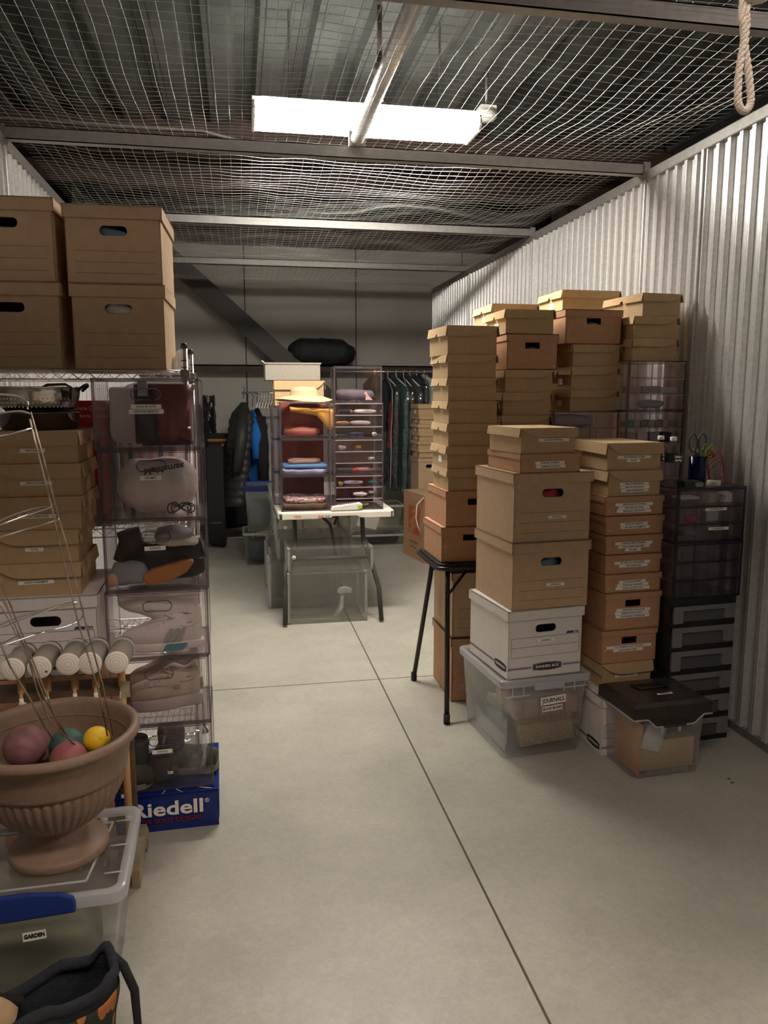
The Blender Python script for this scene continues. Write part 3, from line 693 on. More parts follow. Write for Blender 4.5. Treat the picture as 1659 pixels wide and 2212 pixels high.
# tower C on clear drawers
YC = 3.58
rows = [(1222, 1347, 667), (1238, 1343, 743), (1235, 1339, 791), (1232, 1336, 841)]
zc = P(1232, 888, y=YC).z
MC = measured(rows, YC, 0.0, zc, [.34, .31, .31, .31])
cl = ['riveted reddish box with white contents in its hand hole, topping the third tower', 'kraft shoe box directly under the riveted box of the third tower', 'kraft shoe box with a side label in the middle of the third tower', 'kraft shoe box resting on the clear drawers of the third tower']
for i, m in enumerate(MC):
    if i == 0: t = mk('riveted_box', cl[i], m, 0, group='riveted boxes'); rivet_box(t, m[1], m[2], m[3]-.001, M_KRAFTR, True, contents=M_PAPER)
    else: t = mk('shoe_box', cl[i], m, 0, group='shoe boxes of the third tower'); shoe_box(t, m[1], m[2], m[3]-.001, M_KRAFT, 'R', side_label=i > 1)
# tower D by the wall
YD = 3.50
rows = [(1380, 1471, 632), (1371, 1468, 682), (1367, 1466, 730)]
zd = P(1367, 779, y=YD).z
MD = measured(rows, YD, 0.0, zd, [.34, .31, .31])
dlb = ['kraft shoe box turned at an angle, topping the tower by the corrugated wall', 'middle kraft shoe box of the tower by the corrugated wall', 'kraft shoe box resting on the clear drawers by the corrugated wall']
for i, m in enumerate(MD):
    t = mk('shoe_box', dlb[i], m, (.10 if i == 0 else 0), group='shoe boxes by the corrugated wall'); shoe_box(t, m[1], m[2], m[3]-.001, M_KRAFT, 'R')
# back row
def kraft_carton(t, w, d, h, m=M_KRAFTF):
    MB().box(-w/2, w/2, -d/2, d/2, 0, h).build('body', m, t, bevel=.003); MB().box(-w/2, w/2, -.025, .025, h, h+.0006).build('packing_tape', mat('tan_tape', (.45, .32, .18), .35), t)
YR = 4.02
L = P(1065, 655, y=YR); k = front_right(1143, 658, L, 0)
for q, (xx, ww, zt, lb) in enumerate(((L.x, .26, L.z, 'pale kraft shoe box peeking out behind the second tower'), (P(1217, 625, y=YR).x, .34, P(1217, 625, y=YR).z, 'pale kraft shoe box peeking out behind the third tower'))):
    n_ = 4; hh = (zt-.115)/n_
    for i in range(n_):
        t = thing('carton', 'plain brown carton hidden behind the shoe box towers, %s column, tier %s' % (('left', 'right')[q], ('one', 'two', 'three', 'four')[i]), 'box', (xx+ww/2, YR+.19, i*hh), 0, 'cartons behind the towers'); kraft_carton(t, ww, .34, hh-.001)
    t = thing('shoe_box', lb, 'box', (xx+ww/2, YR+.18, zt-.115), 0); shoe_box(t, ww, .34, .115, M_KRAFTL, 'R', side_label=True)
# file boxes under the side table
for i, (zz, lb) in enumerate(((0, 'lower kraft file box on the floor under the black folding table'), (.333, 'upper kraft file box under the black folding table'))):
    t = thing('file_box', lb, 'box', (1.002+.17, 3.545+.19, zz), 0.0, 'file boxes under the black table'); file_box(t, .34, .38, .331, M_KRAFTF if i else M_KRAFTR)

# ---------------------------------------------------------------- clear stacking drawers
def pull_slot(b, x0, x1, z0, z1, y, r=.0022):
    b.tube([(u, y, v) for u, v in rrect(x0, x1, z0, z1, (z1-z0)/2-.0005, 6)], r, 6, closed=True)
def clear_unit(t, w, d, h, rows=1, lines=None, cm=M_CLR, em=M_CLRE, handle=True, side_slots=False, lip=None):
    """clear case with 1 or more drawers"""
    x0, x1, y0, y1 = -w/2, w/2, -d/2, d/2; e = .0055; lip = lip or (M_LIP_GLINT if em is M_CLRE else em)
    b = MB(); b.box(x0, x0+.003, y0, y1, 0, h); b.box(x1-.003, x1, y0, y1, 0, h); b.box(x0, x1, y0, y1, h-.003, h); b.box(x0, x1, y0, y1, 0, .003); b.box(x0, x1, y1-.003, y1, 0, h)
    b.build('case', cm, t)
    b = MB()
    b.box(x0-.001, x1+.001, y0-.002, y0+.006, h-e, h+.0005); b.box(x0-.001, x1+.001, y0-.002, y0+.006, 0, e); b.box(x0-.001, x0+e, y0-.002, y0+.004, 0, h); b.box(x1-e, x1+.001, y0-.002, y0+.004, 0, h)
    for x in (x0, x1):
        b.box(x-.001, x+.001, y0, y1, h-.005, h+.0005); b.box(x-.001, x+.001, y0, y1, 0, .005); b.box(x-.0015, x+.0015, y1-.005, y1, 0, h)
    b.box(x0, x1, y1-.003, y1+.001, h-.005, h); b.build('case_edge', em, t)
    hr = (h-2*e)/rows
    for k in range(rows):
        z0 = e+k*hr+.001; z1 = e+(k+1)*hr-.002
        g = MB(); g.box(x0+e+.002, x1-e-.002, y0-.003, y0-.0005, z0, z1); g.box(x0+e+.003, x1-e-.003, y0, y1-.01, z0, z0+.002)
        if rows > 1: g.box(x0+e+.003, x0+e+.005, y0, y1-.01, z0, z1-.012); g.box(x1-e-.005, x1-e-.003, y0, y1-.01, z0, z1-.012)
        dr = g.build('drawer', cm, t)
        g = MB(); q = .0022; xa, xb = x0+e+.002, x1-e-.002
        g.box(xa, xb, y0-.005, y0-.002, z1-q, z1); g.box(xa, xb, y0-.005, y0-.002, z0, z0+q); g.box(xa, xa+q, y0-.005, y0-.002, z0, z1); g.box(xb-q, xb, y0-.005, y0-.002, z0, z1)
        g.build('drawer_edge', em, dr)
        if rows > 1: MB().box(xa, xb, y0-.009, y0-.0052, z1-.0045, z1).build('drawer_lip', lip, dr)  # on clear units this strip is the painted edge highlight
        if rows == 1 and handle:
            g = MB(); pull_slot(g, -.047, .047, h*.70, h*.70+.036, y0-.004); g.build('handle', em, dr)
            if lines: sticker(dr, .0, y0-.0045, h*.70-.022, lines, size=.0105, h=.0145)
    return t
# left stack of six
XD0, XD1, YD0, DD = -.466, -.130, 2.645, .34
zs = [.140, .382, .626, .866, 1.108, 1.344, 1.578]
wd = XD1-XD0; cxd = (XD0+XD1)/2
dl_ = [('hiking boots', ['HIKING']), ('beige sneakers', None), ('white running shoes', None), ('riding boots', ['RIDING']), ('white helmet bag', ['HELMET']), ('rain boots', ['RAIN BOOTS', 'WINTER BOOTS'])]
drawers = []
for i in range(6):
    h_ = zs[i+1]-zs[i]-.0015; dx = (.0, -.002, .002, .005, .003, -.002)[i]
    t = thing('stacking_drawer', 'clear stacking drawer holding %s in the left stack' % dl_[i][0], 'drawer', (cxd+dx, YD0+DD/2, zs[i]), math.radians((1.5, 1.5, 1.5, 2, 1.5, .6)[i]), 'clear drawers of the left stack')
    clear_unit(t, wd, DD, h_, 1, dl_[i][1]); drawers.append(t)

# shoes ---------------------------------------------------
def loft(b, secs, mi=0, n=18, cap=True):
    """secs: (x, yc, zc, ry, rz, zflat) rings across x"""
    vs = []
    for (x, yc, zc, ry, rz, zb) in secs:
        for k in range(n):
            a = 2*PI*k/n; z = zc+rz*math.sin(a); vs.append((x, yc+ry*math.cos(a), max(z, zb)))
    m = len(secs); fs = [(i*n+k, i*n+(k+1) % n, (i+1)*n+(k+1) % n, (i+1)*n+k) for i in range(m-1) for k in range(n)]
    b.add(vs, fs+[list(range(n))[::-1], [(m-1)*n+k for k in range(n)]], mi, True)
def sneaker(t, up, sole, accent=None, L=.27, laces=None, high=0.0, thick=.03, stripes=None):
    """shoe along x, toe at -x, side towards -y"""
    s = MB(); out = []
    N = 26
    def halfw(u): return .047*(1-.0*u)*(math.sin(PI*min(1, (u+.02)*1.9)/2)**.5 if u < .5 else 1-.22*((u-.5)/.5)**2*1.0)*(.80+.2*math.cos((u-.33)*PI*1.5))*(1 if u < .97 else .86)
    ring = [(L*(u-.5), -halfw(u)) for u in [i/N for i in range(N+1)]]+[(L*(u-.5), halfw(u)) for u in [1-i/N for i in range(N+1)]]
    s.prism(ring, 'z', 0, thick, 0, True); so = s.build('sole', sole, t, bevel=.006)
    b = MB(); secs = []
    for i in range(19):
        u = .012+.968*i/18
        hgt = .03+.030*math.sin(min(1, u/.22)*PI/2)+(.055+high)*max(0, min(1, (u-.22)/.42))**1.2-.022*max(0, 1-abs(u-.80)/.12)+(.012 if u > .93 else 0)
        hw = halfw(u)*.95; secs.append((L*(u-.5), 0, thick-.004+hgt*.45, hw if u < .5 else hw*(1-.12*(u-.5)), hgt*.62, thick-.006))
    loft(b, secs, 0, 20); b.build('upper', up, t, sub=1)
    # collar opening
    b = MB(); zc = thick+.082+high; b.tube([(L*.285+.052*math.cos(a), .027*math.sin(a), zc-.014+.013*math.cos(2*a)) for a in [q*PI/10 for q in range(20)]], .0055, 6, closed=True); b.build('collar', up, t)
    b = MB(); b.add([(L*.285+.050*math.cos(a), .025*math.sin(a), zc-.008+.010*math.cos(2*a)) for a in [q*PI/10 for q in range(20)]], [list(range(20))]); b.build('opening', mat('opening_shade', (.09, .075, .065), .9), t)  # flat dark disc stands in for the shaded hollow of the shoe
    b = MB()
    for k in range(5):
        u = .34+.062*k; zt = thick+.05+.052*max(0, (u-.22)/.42)+high*.6*max(0, (u-.3)/.3)
        b.tube([(L*(u-.5), -.036, zt-.016), (L*(u-.49), -.02, zt+.002), (L*(u-.475), 0, zt+.006), (L*(u-.46), .02, zt+.002), (L*(u-.45), .034, zt-.014)], .0028, 5)
    u = .60; zt = thick+.105+high
    b.tube([(L*.10+.025*math.cos(a), -.012+.022*math.sin(a), zt-.012+.008*math.sin(2*a)) for a in [q*PI/6 for q in range(12)]], .0025, 5, closed=True)
    b.build('laces', laces or up, t)
    if accent:
        MB().prism([(L*.0, .004), (L*.05, thick-.003), (L*.30, thick-.003), (L*.24, .004)], 'y', -.048, -.040).build('sole_patch', accent, t)
    if stripes:
        b = MB()
        for k in range(3):
            x = L*(.02+.075*k); b.prism([(x, thick+.008), (x+.011, thick+.008), (x+.034, thick+.052), (x+.023, thick+.052)], 'y', -.0472+.002*k, -.040)
        b.build('stripes', stripes, t)
M_SHW = mat('white_knit', (.74, .69, .62), .85, 0, 120, .06, bump=.3, bs=400); M_SHS = mat('white_foam', (.68, .60, .56), .7); M_TEAL = mat('teal_rubber', (.09, .24, .29), .5)
M_SUE = mat('beige_suede', (.46, .39, .32), .9, 0, 60, .06); M_SUES = mat('mauve_sole', (.40, .34, .32), .7); M_BOOT = mat('olive_boot', (.05, .05, .04), .7, 0, 30, .3); M_BSOLE = mat('grey_sole', (.17, .16, .14), .7)
M_GRN = mat('grey_green_stripe', (.36, .36, .30), .8)
sh = drawers[2]; z0 = zs[2]+.010
t = thing('running_shoe', 'white knit running shoe with teal sole patch, lower of the pair', 'shoe', (cxd+.012, YD0+.075, z0), math.radians(3), 'white running shoes'); sneaker(t, M_SHW, M_SHS, M_TEAL, .285, stripes=M_GRN)
t = thing('running_shoe', 'white knit running shoe lying upside down on the other one', 'shoe', (cxd+.004, YD0+.085, z0+.222), math.radians(3), 'white running shoes'); t.rotation_euler = (PI, 0.02, math.radians(3)); sneaker(t, M_SHW, M_SHS, M_TEAL, .285, stripes=M_GRN)
z0 = zs[1]+.010
t = thing('sneaker', 'beige low sneaker nearer the front of its clear drawer', 'shoe', (cxd+.01, YD0+.075, z0+.028), math.radians(3), 'beige sneakers'); t.rotation_euler = (0, -.05, .05); sneaker(t, M_SUE, M_SUES, None, .27, thick=.042)
MB().box(.035, .06, -.0475, -.0455, .085, .092).build('side_tab', mat('rose_tab', (.33, .2, .17), .7), t)
t = thing('sneaker', 'beige low sneaker behind its twin in the clear drawer', 'shoe', (cxd+.005, YD0+.19, z0+.045), math.radians(3), 'beige sneakers'); t.rotation_euler = (0, -.05, .05); sneaker(t, M_SUE, M_SUES, None, .27, thick=.042)
def boot(t, m, sm, L=.22, H=.17, wd=.05):
    b = MB(); secs = []
    loft(b, [(L*(u-.5), 0, .045, wd*(.5+.5*math.sin(min(1, u*2.2)*PI/2)), .028+.02*u, .012) for u in [i/10 for i in range(11)]])
    b.lathe([(.035, .0), (.048, .02), (.047, H*.5), (.05, H-.02), (.047, H)], (L*.26, 0, .02), 18)
    b.build('upper', m, t); MB().prism(rrect(-L/2-.003, L/2+.003, -wd*.95, wd*.95, .04, 5), 'z', 0, .02).build('sole', sm, t)
z0 = zs[0]+.010
t = thing('hiking_boot', 'dark hiking boot with striped shaft seen behind the planter rim', 'boot', (cxd-.115, YD0+.11, z0), math.radians(-75), 'hiking boots'); boot(t, M_BOOT, M_BSOLE, .24, .15, .055)
b = MB()
for k in (-.016, 0, .012): b.box(-.125, -.1, k, k+.004, .03, .12)
b.build('stripes', mat('light_braid', (.4, .38, .33), .8), t)
t = thing('hiking_boot', 'dark olive hiking boot in a clear plastic bag', 'boot', (cxd+.075, YD0+.14, z0), math.radians(170), 'hiking boots'); boot(t, M_BOOT, M_BSOLE, .22, .14, .06)
b = MB(); blob(b, (0, 0, .095), .088, .085, .092, .7, 24, 16, .018, 16); o = tag(b.build('plastic_bag', M_BAGC), 'crinkled clear plastic bag around the olive hiking boot', 'bag'); o.location = (cxd+.07, YD0+.10, z0)
t = thing('shoe_pouch', 'dark pouch with a small pale logo in the hiking drawer', 'pouch', (cxd-.005, YD0+.05, z0), 0)
b = MB(); blob(b, (0, 0, .06), .055, .035, .058, .75, 20, 12, .008, 22); b.build('pouch', mat('dark_brown_pouch', (.035, .026, .024), .8), t); text('oc', .020, M_WHITE, t, (.03, -.046, .05), rot=(PI/2, PI, 0), bold=.0006)
# riding drawer
z0 = zs[3]+.010
t = thing('riding_boot', 'black leather riding boot lying across the riding drawer', 'boot', (cxd+.04, YD0+.13, z0+.085), 0, 'riding boots')
b = MB(); b.tube([(-.13, 0, .03), (-.06, 0, .0), (.02, 0, .005), (.12, 0, .03)], [.028, .042, .044, .045], 16); b.build('shaft', mat('black_leather', (.012, .01, .01), .35), t)
MB().tube([(-.13, 0, .03), (-.115, 0, .028)], .031, 14).build('cuff', mat('maroon_trim', (.06, .015, .012), .5), t)
t = thing('riding_boot', 'dark maroon riding boot standing at the left of the riding drawer', 'boot', (cxd-.075, YD0+.12, z0+.07), 0, 'riding boots')
b = MB(); b.tube([(-.03, 0, 0), (-.01, 0, .07), (-.02, 0, .11)], [.045, .042, .04], 14); b.build('shaft', mat('maroon_leather', (.035, .012, .012), .45), t)
t = thing('shoe_sole', 'tan orange sole of a boot lying at the front of the riding drawer', 'shoe', (cxd+.05, YD0+.03, z0+.045), 0)
o = MB().prism([(-.09, -.02), (-.08, -.032), (.0, -.03), (.055, -.008), (.085, .022), (.08, .032), (.04, .03), (-.06, .018), (-.09, .005)], 'y', -.012, .03).build('sole', mat('tan_rubber', (.42, .16, .035), .6), t, bevel=.006); o.rotation_euler = (0, -.12, 0)
t = thing('sock', 'grey blue rolled socks at the lower left of the riding drawer', 'sock', (cxd-.085, YD0+.045, z0+.045), 0)
b = MB(); blob(b, (0, 0, 0), .065, .03, .04, .7, 20, 12, .010, 25); b.build('sock', mat('grey_sock', (.24, .25, .27), .9), t); b = MB(); blob(b, (-.055, -.012, -.02), .022, .022, .025, .8, 12, 8, .006, 40); b.build('cuff', mat('peach_cloth', (.55, .33, .22), .9), t)
t = thing('garment', 'grey cap and shirt bundled at the top right of the riding drawer', 'clothing', (cxd+.062, YD0+.12, z0+.165), 0)
b = MB(); blob(b, (0, 0, 0), .07, .06, .022, .8, 24, 12, .012, 22); b.build('cap', mat('grey_cotton', (.30, .29, .30), .9), t); b = MB(); blob(b, (.01, -.02, -.025), .075, .05, .014, .8, 24, 10, .01, 22, seed=3); b.build('shirt', mat('cream_cotton', (.55, .50, .38), .9), t)
t = thing('garment', 'dark clothes filling the bottom of the riding drawer', 'clothing', (cxd+.02, YD0+.19, z0+.045), 0)
b = MB(); blob(b, (0, 0, 0), .14, .12, .042, .5, 26, 12, .012, 18); b.build('clothes', mat('near_black_cloth', (.02, .018, .02), .9), t)
# helmet bag
z0 = zs[4]+.010
t = thing('helmet_bag', 'white drawstring bag holding a helmet in a clear drawer', 'bag', (cxd+.012, YD0+.15, z0), 0)
b = MB(); blob(b, (0, 0, .096), .138, .125, .094, .78, 40, 22, .016, 13); b.build('bag', mat('white_cotton', (.62, .55, .51), .9, 0, 12, .1, bump=.35, bs=22), t)
text('samshield', .034, M_TEXT, t, (.035, -.124, .160), rot=(PI/2-.5, PI-.15, 0), bold=.0012, shear=.2, name='lettering')
b = MB()
for q in range(2): b.tube([(.085+.045*math.cos(a)*(1-.3*q), -.135-.006*math.sin(3*a), .026+.016*math.sin(2*a)+.004*q) for a in [k*PI/12 for k in range(24)]], .0022, 5, closed=True)
b.tube([(.06, -.14, .03), (.095, -.14, .045), (.125, -.13, .03)], .0025, 5); b.build('drawstring', M_BLK, t)
# rain boots
z0 = zs[5]+.010
t = thing('rain_boot', 'glossy dark red rain boot on the right of the top drawer', 'boot', (cxd+.065, YD0+.13, z0), 0)
b = MB(); b.tube([(0, 0, .012), (0, 0, .08), (.0, 0, .205)], [.072, .07, .085], 20); loft(b, [(-.09+.16*i/8, -.02, .035, .04+.01*math.sin(i), .03, .004) for i in range(9)]); b.build('shaft', mat('dark_red_rubber', (.16, .022, .02), .22, 0, 9, .3, bump=.5, bs=12), t)
MB().prism(rrect(-.095, .075, -.07, .05, .035, 5), 'z', 0, .012).build('sole', M_BLK, t)
t = thing('winter_boot', 'black winter boot in the middle of the top drawer', 'boot', (cxd+.0, YD0+.09, z0), 0)
b = MB(); b.tube([(-.005, 0, .01), (-.015, 0, .10), (-.01, .01, .20)], [.045, .035, .04], 14); b.build('shaft', mat('black_rubber', (.015, .015, .016), .4), t); MB().box(-.03, .0, -.05, -.03, .165, .215).build('pull_strap', mat('grey_strap', (.25, .26, .25), .7), t)
t = thing('tissue_bundle', 'white tissue paper with pink shade at the left of the top drawer', 'paper', (cxd-.085, YD0+.22, z0), 0)
b = MB(); blob(b, (0, 0, .10), .065, .04, .098, .35, 20, 14, .008, 18); b.build('paper', mat('tissue_white', (.66, .57, .56), .9), t)
# blue skate box under the stack
rb = thing('skate_box', 'blue cardboard skate box under the left stack of clear drawers', 'box', (-.112-.21, 2.616+.19, 0), math.radians(1.5))
M_BLUB = mat('blue_gloss_card', (.006, .022, .165), .28); M_BRED = mat('dark_red_print', (.20, .015, .03), .5)
x0, x1, y0, y1 = -.21, .21, -.19, .19
MB().box(x0+.003, x1-.003, y0+.003, y1-.003, 0, .130).build('body', M_BLUB, rb)
b = MB().box(x0, x1, y0, y1, .130, .138); b.box(x0, x1, y0, y0+.002, .128, .138); b.box(x0, x1, y1-.002, y1, .1, .138); b.box(x1-.002, x1, y0, y1, .03, .138); b.box(x0, x0+.002, y0, y1, .03, .138); b.build('lid', M_BLUB, rb, bevel=.0015)
text('Riedell', .072, M_WHITE, rb, (.032, y0-.001, .082), sx=1.28, bold=.0016); text('®', .022, M_WHITE, rb, (.168, y0-.001, .100)) 
text('CREATIVE SKATE DESIGNS', .0225, M_BRED, rb, (.012, y0-.001, .040), sx=1.05, bold=.0005)
b = MB()
for (xa, ya, xb, yb, wd_) in ((-.115, y0+.004, -.128, y0+.09, .012), (.015, y0+.004, .025, y0+.03, .003), (.085, y0+.004, .06, y0+.03, .003), (.10, y0+.045, .185, y0+.012, .004)):
    dx, dy = xb-xa, yb-ya; l = math.hypot(dx, dy); nx, ny = -dy/l*wd_/2, dx/l*wd_/2
    b.prism([(xa-nx*.3, ya-ny*.3), (xa+nx*.3, ya+ny*.3), (xb+nx, yb+ny), (xb-nx, yb-ny)] if wd_ < .01 else [(xa-nx, ya-ny), (xa+nx, ya+ny), (xb+nx, yb+ny), (xb-nx, yb-ny)], 'z', .138, .1385)
b.build('printed_streaks', M_WHITE, rb)

# ---------------------------------------------------------------- left: wire shelving
SX0, SX1, SY0, SY1 = -1.02, -.195, 3.02, 3.42
sh = thing('wire_shelving', 'chrome wire shelving unit carrying the big file boxes', 'shelf', (SX0, SY0, 0))
W_, D_ = SX1-SX0, SY1-SY0
for (x, y) in ((0, 0), (W_, 0), (0, D_), (W_, D_)):
    g = MB(); g.tube([(x, y, .02), (x, y, 1.705)], .0125, 14); po = g.build('post', M_CHROME, sh)
    g = MB()
    for k in range(4, 66): g.tube([(x+.0127*math.cos(a), y+.0127*math.sin(a), k*.0254) for a in [q*PI/5 for q in range(10)]], .0009, 3, closed=True) if k > 58 else None
    if len(g.v): g.build('groove_rings', M_STEEL_D, po)
    MB().lathe([(.0, 1.716), (.010, 1.714), (.0128, 1.705), (.0128, 1.695)], (x, y, 0), 12).build('post_cap', M_BLK, po)
    MB().lathe([(.012, 0), (.02, .005), (.012, .02)], (x, y, 0), 12).build('foot', M_BLK, po)
for z in (1.612, 1.02, .55, .12):
    g = MB()
    for y in (0, D_):
        g.tube([(0, y, z), (W_, y, z)], .003, 6); g.tube([(0, y, z-.032), (W_, y, z-.032)], .003, 6)
        pts = []; n_ = 26
        for k in range(n_+1): pts.append((W_*k/n_, y, z-.002 if k % 2 else z-.030))
        g.tube(pts, .0018, 5)
    for x in (0, W_):
        g.tube([(x, 0, z), (x, D_, z)], .003, 6); g.tube([(x, 0, z-.032), (x, D_, z-.032)], .003, 6)
    for k in range(1, 33): g.tube([(W_*k/33, 0, z+.002), (W_*k/33, D_, z+.002)], .0016, 4)
    g.tube([(0, D_*.33, z-.002), (W_, D_*.33, z-.002)], .003, 5); g.tube([(0, D_*.66, z-.002), (W_, D_*.66, z-.002)], .003, 5)
    so = g.build('wire_shelf', M_CHROME, sh)
    if z > 1.5:
        for y in (0, D_): MB().box(W_-.016, W_+.018, y-.018, y+.018, z-.034, z+.004).build('corner_clip', M_GALV_D, so, bevel=.004)
ZS = 1.617
rows_r = [(140, 352, 432), (150, 358, 613)]
M_L = []
zmid = P(150, 610, y=3.0).z; ztop = P(140, 437, y=3.0).z
for i, (xr0, xr1, z0, z1, lb, ct) in enumerate((
    (-.585, -.250, ZS, zmid, 'kraft file box with pinkish contents, lower right on the wire shelf', M_PAPER),
    (-.592, -.248, zmid, ztop, 'kraft file box on the upper right above the wire shelf', M_BLUC),
    (-.958, -.612, ZS, zmid, 'kraft file box cut off by the left edge, lower row on the wire shelf', None),
    (-.962, -.618, zmid, ztop+.016, 'kraft file box cut off by the left edge, upper row above the wire shelf', None))):
    t = thing('file_box', lb, 'box', ((xr0+xr1)/2, 3.0+.20, z0), math.radians(-1.0 if i != 1 else -1.6), 'file boxes on the wire shelf'); file_box(t, xr1-xr0, .40, z1-z0-.001, M_KRAFTF, contents=ct, lh=.046)
# plastic bag at the right end of the top shelf
b = MB(); blob(b, (0, 0, .04), .026, .08, .042, .8, 20, 12, .014, 30); o = tag(b.build('plastic_bag', M_POLY), 'small crumpled white plastic bag beside the big file boxes on the wire shelf', 'bag'); o.location = (-.225, 3.30, ZS+.002)
# striped bundle on the middle tier
M_STR = stripe_material('striped_cloth', [(.55, .12, .08), (.62, .58, .54), (.02, .02, .02), (.60, .55, .52), (.62, .20, .12), (.62, .58, .54)], 9, 'X', .45)
t = thing('cloth_bundle', 'red black and white striped bundle wrapped in plastic on the wire shelf', 'bundle', (-.345, 3.20, 1.026))
b = MB(); blob(b, (0, 0, .265), .115, .15, .262, .4, 30, 18, .02, 12); b.build('bundle', M_STR, t)
b = MB(); blob(b, (0, 0, .268), .122, .158, .272, .4, 30, 18, .02, 12); b.build('plastic_wrap', M_BAGC, t)
# red storage container carton
t = thing('carton', 'red and grey storage container carton left of the top clear drawer', 'box', (-.575, 3.20, 1.026))
MB().box(-.08, .085, -.15, .15, 0, .475).build('body', mat('grey_card', (.20, .19, .18), .6), t)
MB().box(-.081, .086, -.1525, -.149, .36, .476).build('red_panel', mat('red_card', (.40, .012, .010), .5), t)
MB().prism([(-.03, .33), (.03, .345), (.086, .345), (.086, .0), (.05, .0), (.045, .15), (-.03, .29)], 'y', -.152, -.149).build('red_graphic', mat('red_card', (.40, .012, .010), .5), t)
text('Storage Container', .021, mat('pink_print', (.65, .38, .34), .6), t, (-.045, -.154, .448), align='LEFT', bold=.0004); text('Stockage Contenant', .021, mat('pink_print', (.65, .38, .34), .6), t, (-.045, -.154, .420), align='LEFT', bold=.0004)
# ---------------------------------------------------------------- shoe boxes on the SAILING box
YL = 2.60
t = thing('carton', 'dark brown carton standing on the floor behind the croquet mallets', 'box', (-.64, 2.60+.2, 0)); kraft_carton(t, .36, .38, .596, M_KRAFTR)
t = thing('bankers_box', 'white cardboard file box labelled SAILING behind the mallets', 'box', (-.648, 2.80, .598), math.radians(1.5)); file_box(t, .335, .40, .272, M_WBOX, None, bankers=True)
text('SAILING', .013, M_TEXT, t, (.02, -.1935, .093), bold=.0002)
zz = .871; hs = (.109, .109, .109, .107, .104); lab = ['HAND WARMERS', 'YOGA', 'KNOT PRACTICE', 'BINOCULARS', 'WATCHES']
rt = (-.528, -.532, -.515, -.513, -.515)
for i in range(5):
    w_ = .27; t = thing('shoe_box', 'kraft shoe box labelled %s in the left stack' % lab[i] if i < 4 else 'topmost kraft shoe box of the left stack, its label crossed by wires', 'box', (rt[i]-w_/2, 2.62+.16, zz), math.radians(1.0+.8*(i % 2)), 'shoe boxes of the left stack')
    shoe_box(t, w_, .32, hs[i]-.001, M_KRAFT, 'L', [lab[i]], lx=-.005, dl=.44, lz=-.004); zz += hs[i]
ztopL = zz
# steel pan, colander and black sieve bowl
M_SS = mat('stainless', (.62, .58, .54), .18, 1.0)
t = thing('stock_pot', 'low shiny steel pot on top of the left shoe box stack', 'pot', (-.665, 2.80, ztopL+.001))
MB().lathe([(.0, 0), (.118, 0), (.124, .006), (.126, .052), (.13, .054), (.124, .055), (.121, .05), (.118, .008), (0, .006)], n=40).build('pot', mat('dark_stainless', (.20, .18, .17), .15, 1.0), t)
t = thing('colander', 'stainless steel colander with black loop handles in the steel pot', 'colander', (-.665, 2.80, ztopL+.057))
MB().lathe([(.0, 0), (.10, 0), (.122, .02), (.132, .06), (.134, .078), (.142, .082), (.134, .084), (.131, .07), (.118, .02), (.098, .004), (0, .004)], n=44).build('bowl', M_SS, t)
b = MB()
for k in range(60):
    a = -PI/2+(k % 20-9.5)*.11+.03*(k//20); z = .018+.013*(k//20); r = .1215+.0035*(k//20)*1.4
    p = Vector((r*math.cos(a), r*math.sin(a), z)); b.lathe([(.0022, .0), (.0015, .0008), (0, .001)], (p.x, p.y-.0005, p.z), 6, axis='y')
b.build('holes', mat('hole_bright', (.8, .75, .6), .3, .3), t)
for s_ in (-1, 1):
    g = MB(); g.tube([(s_*.133, -.045, .07), (s_*.155, -.035, .088), (s_*.158, 0, .092), (s_*.155, .035, .088), (s_*.133, .045, .07)], .005, 8); g.build('handle', M_BLK, t)
t = thing('sieve', 'black framed wire sieve hooked on the colander rim', 'sieve', (-.64, 2.70, ztopL+.13))
g = MB(); g.tube([(.0, 0, 0), (.03, -.01, .016), (.085, -.008, .018), (.10, .0, .01), (.095, .01, -.03)], .0045, 7); g.tube([(.0, 0, 0), (-.012, 0, -.02)], .006, 7); g.build('frame', M_BLK, t)

# ---------------------------------------------------------------- garden bin, planter, balls, cages
gx1, gy0 = -.300, 1.745
gb = thing('storage_bin', 'clear storage bin with blue latch labelled GARDEN, under the planter', 'bin', (gx1-.29, gy0+.20, 0), math.radians(1.5))
tote(gb, .58, .40, .36, M_BINC, M_FROSTB, .04, .035, lidh=.03)
b = MB(); b.prism([(-.20, .315), (-.19, .335), (-.15, .352), (-.08, .36), (.0, .36), (.07, .352), (.10, .340), (.105, .325), (.105, .300), (-.20, .288)], 'y', 0, .014)
o = b.build('latch', M_BLUEP, gb, 'blue latch', bevel=.005); o.location = (.075, -.216, .030)
s_ = MB().box(-.026, .026, -.0006, 0, -.011, .011).build('name_label', M_WHITE, gb); s_.location = (.080, -.189, .268); s_.rotation_euler = (-.05, -.06, 0)
text('GARDEN', .0135, M_TEXT, s_, (0, -.001, 0), bold=.0007, sx=.85)
b = MB()
for (xa, ya, xb, yb) in ((-.2, -.13, .19, -.13), (.19, -.13, .22, .13), (.22, .13, -.2, .13)): b.tube([(xa, ya, .353), (xb, yb, .353)], .003, 6)
for yy in (-.12, .0, .12): b.tube([(.23, yy, .3605), (.275, yy, .3605)], .002, 5)
b.build('lid_ribs', M_FROSTB, gb)
t = thing('garden_cloth', 'dim green grey garden supplies inside the GARDEN bin', 'supplies', (gx1-.29, gy0+.21, .012))
b = MB(); blob(b, (0, 0, .09), .19, .12, .09, .5, 26, 14, .012, 14); b.build('bundle', mat('olive_grey_cloth', (.16, .16, .11), .9), t)
pc = (-.487, 1.962)
pl = thing('planter', 'brown fluted plastic urn planter standing on the GARDEN bin lid', 'planter', (*pc, .3615))
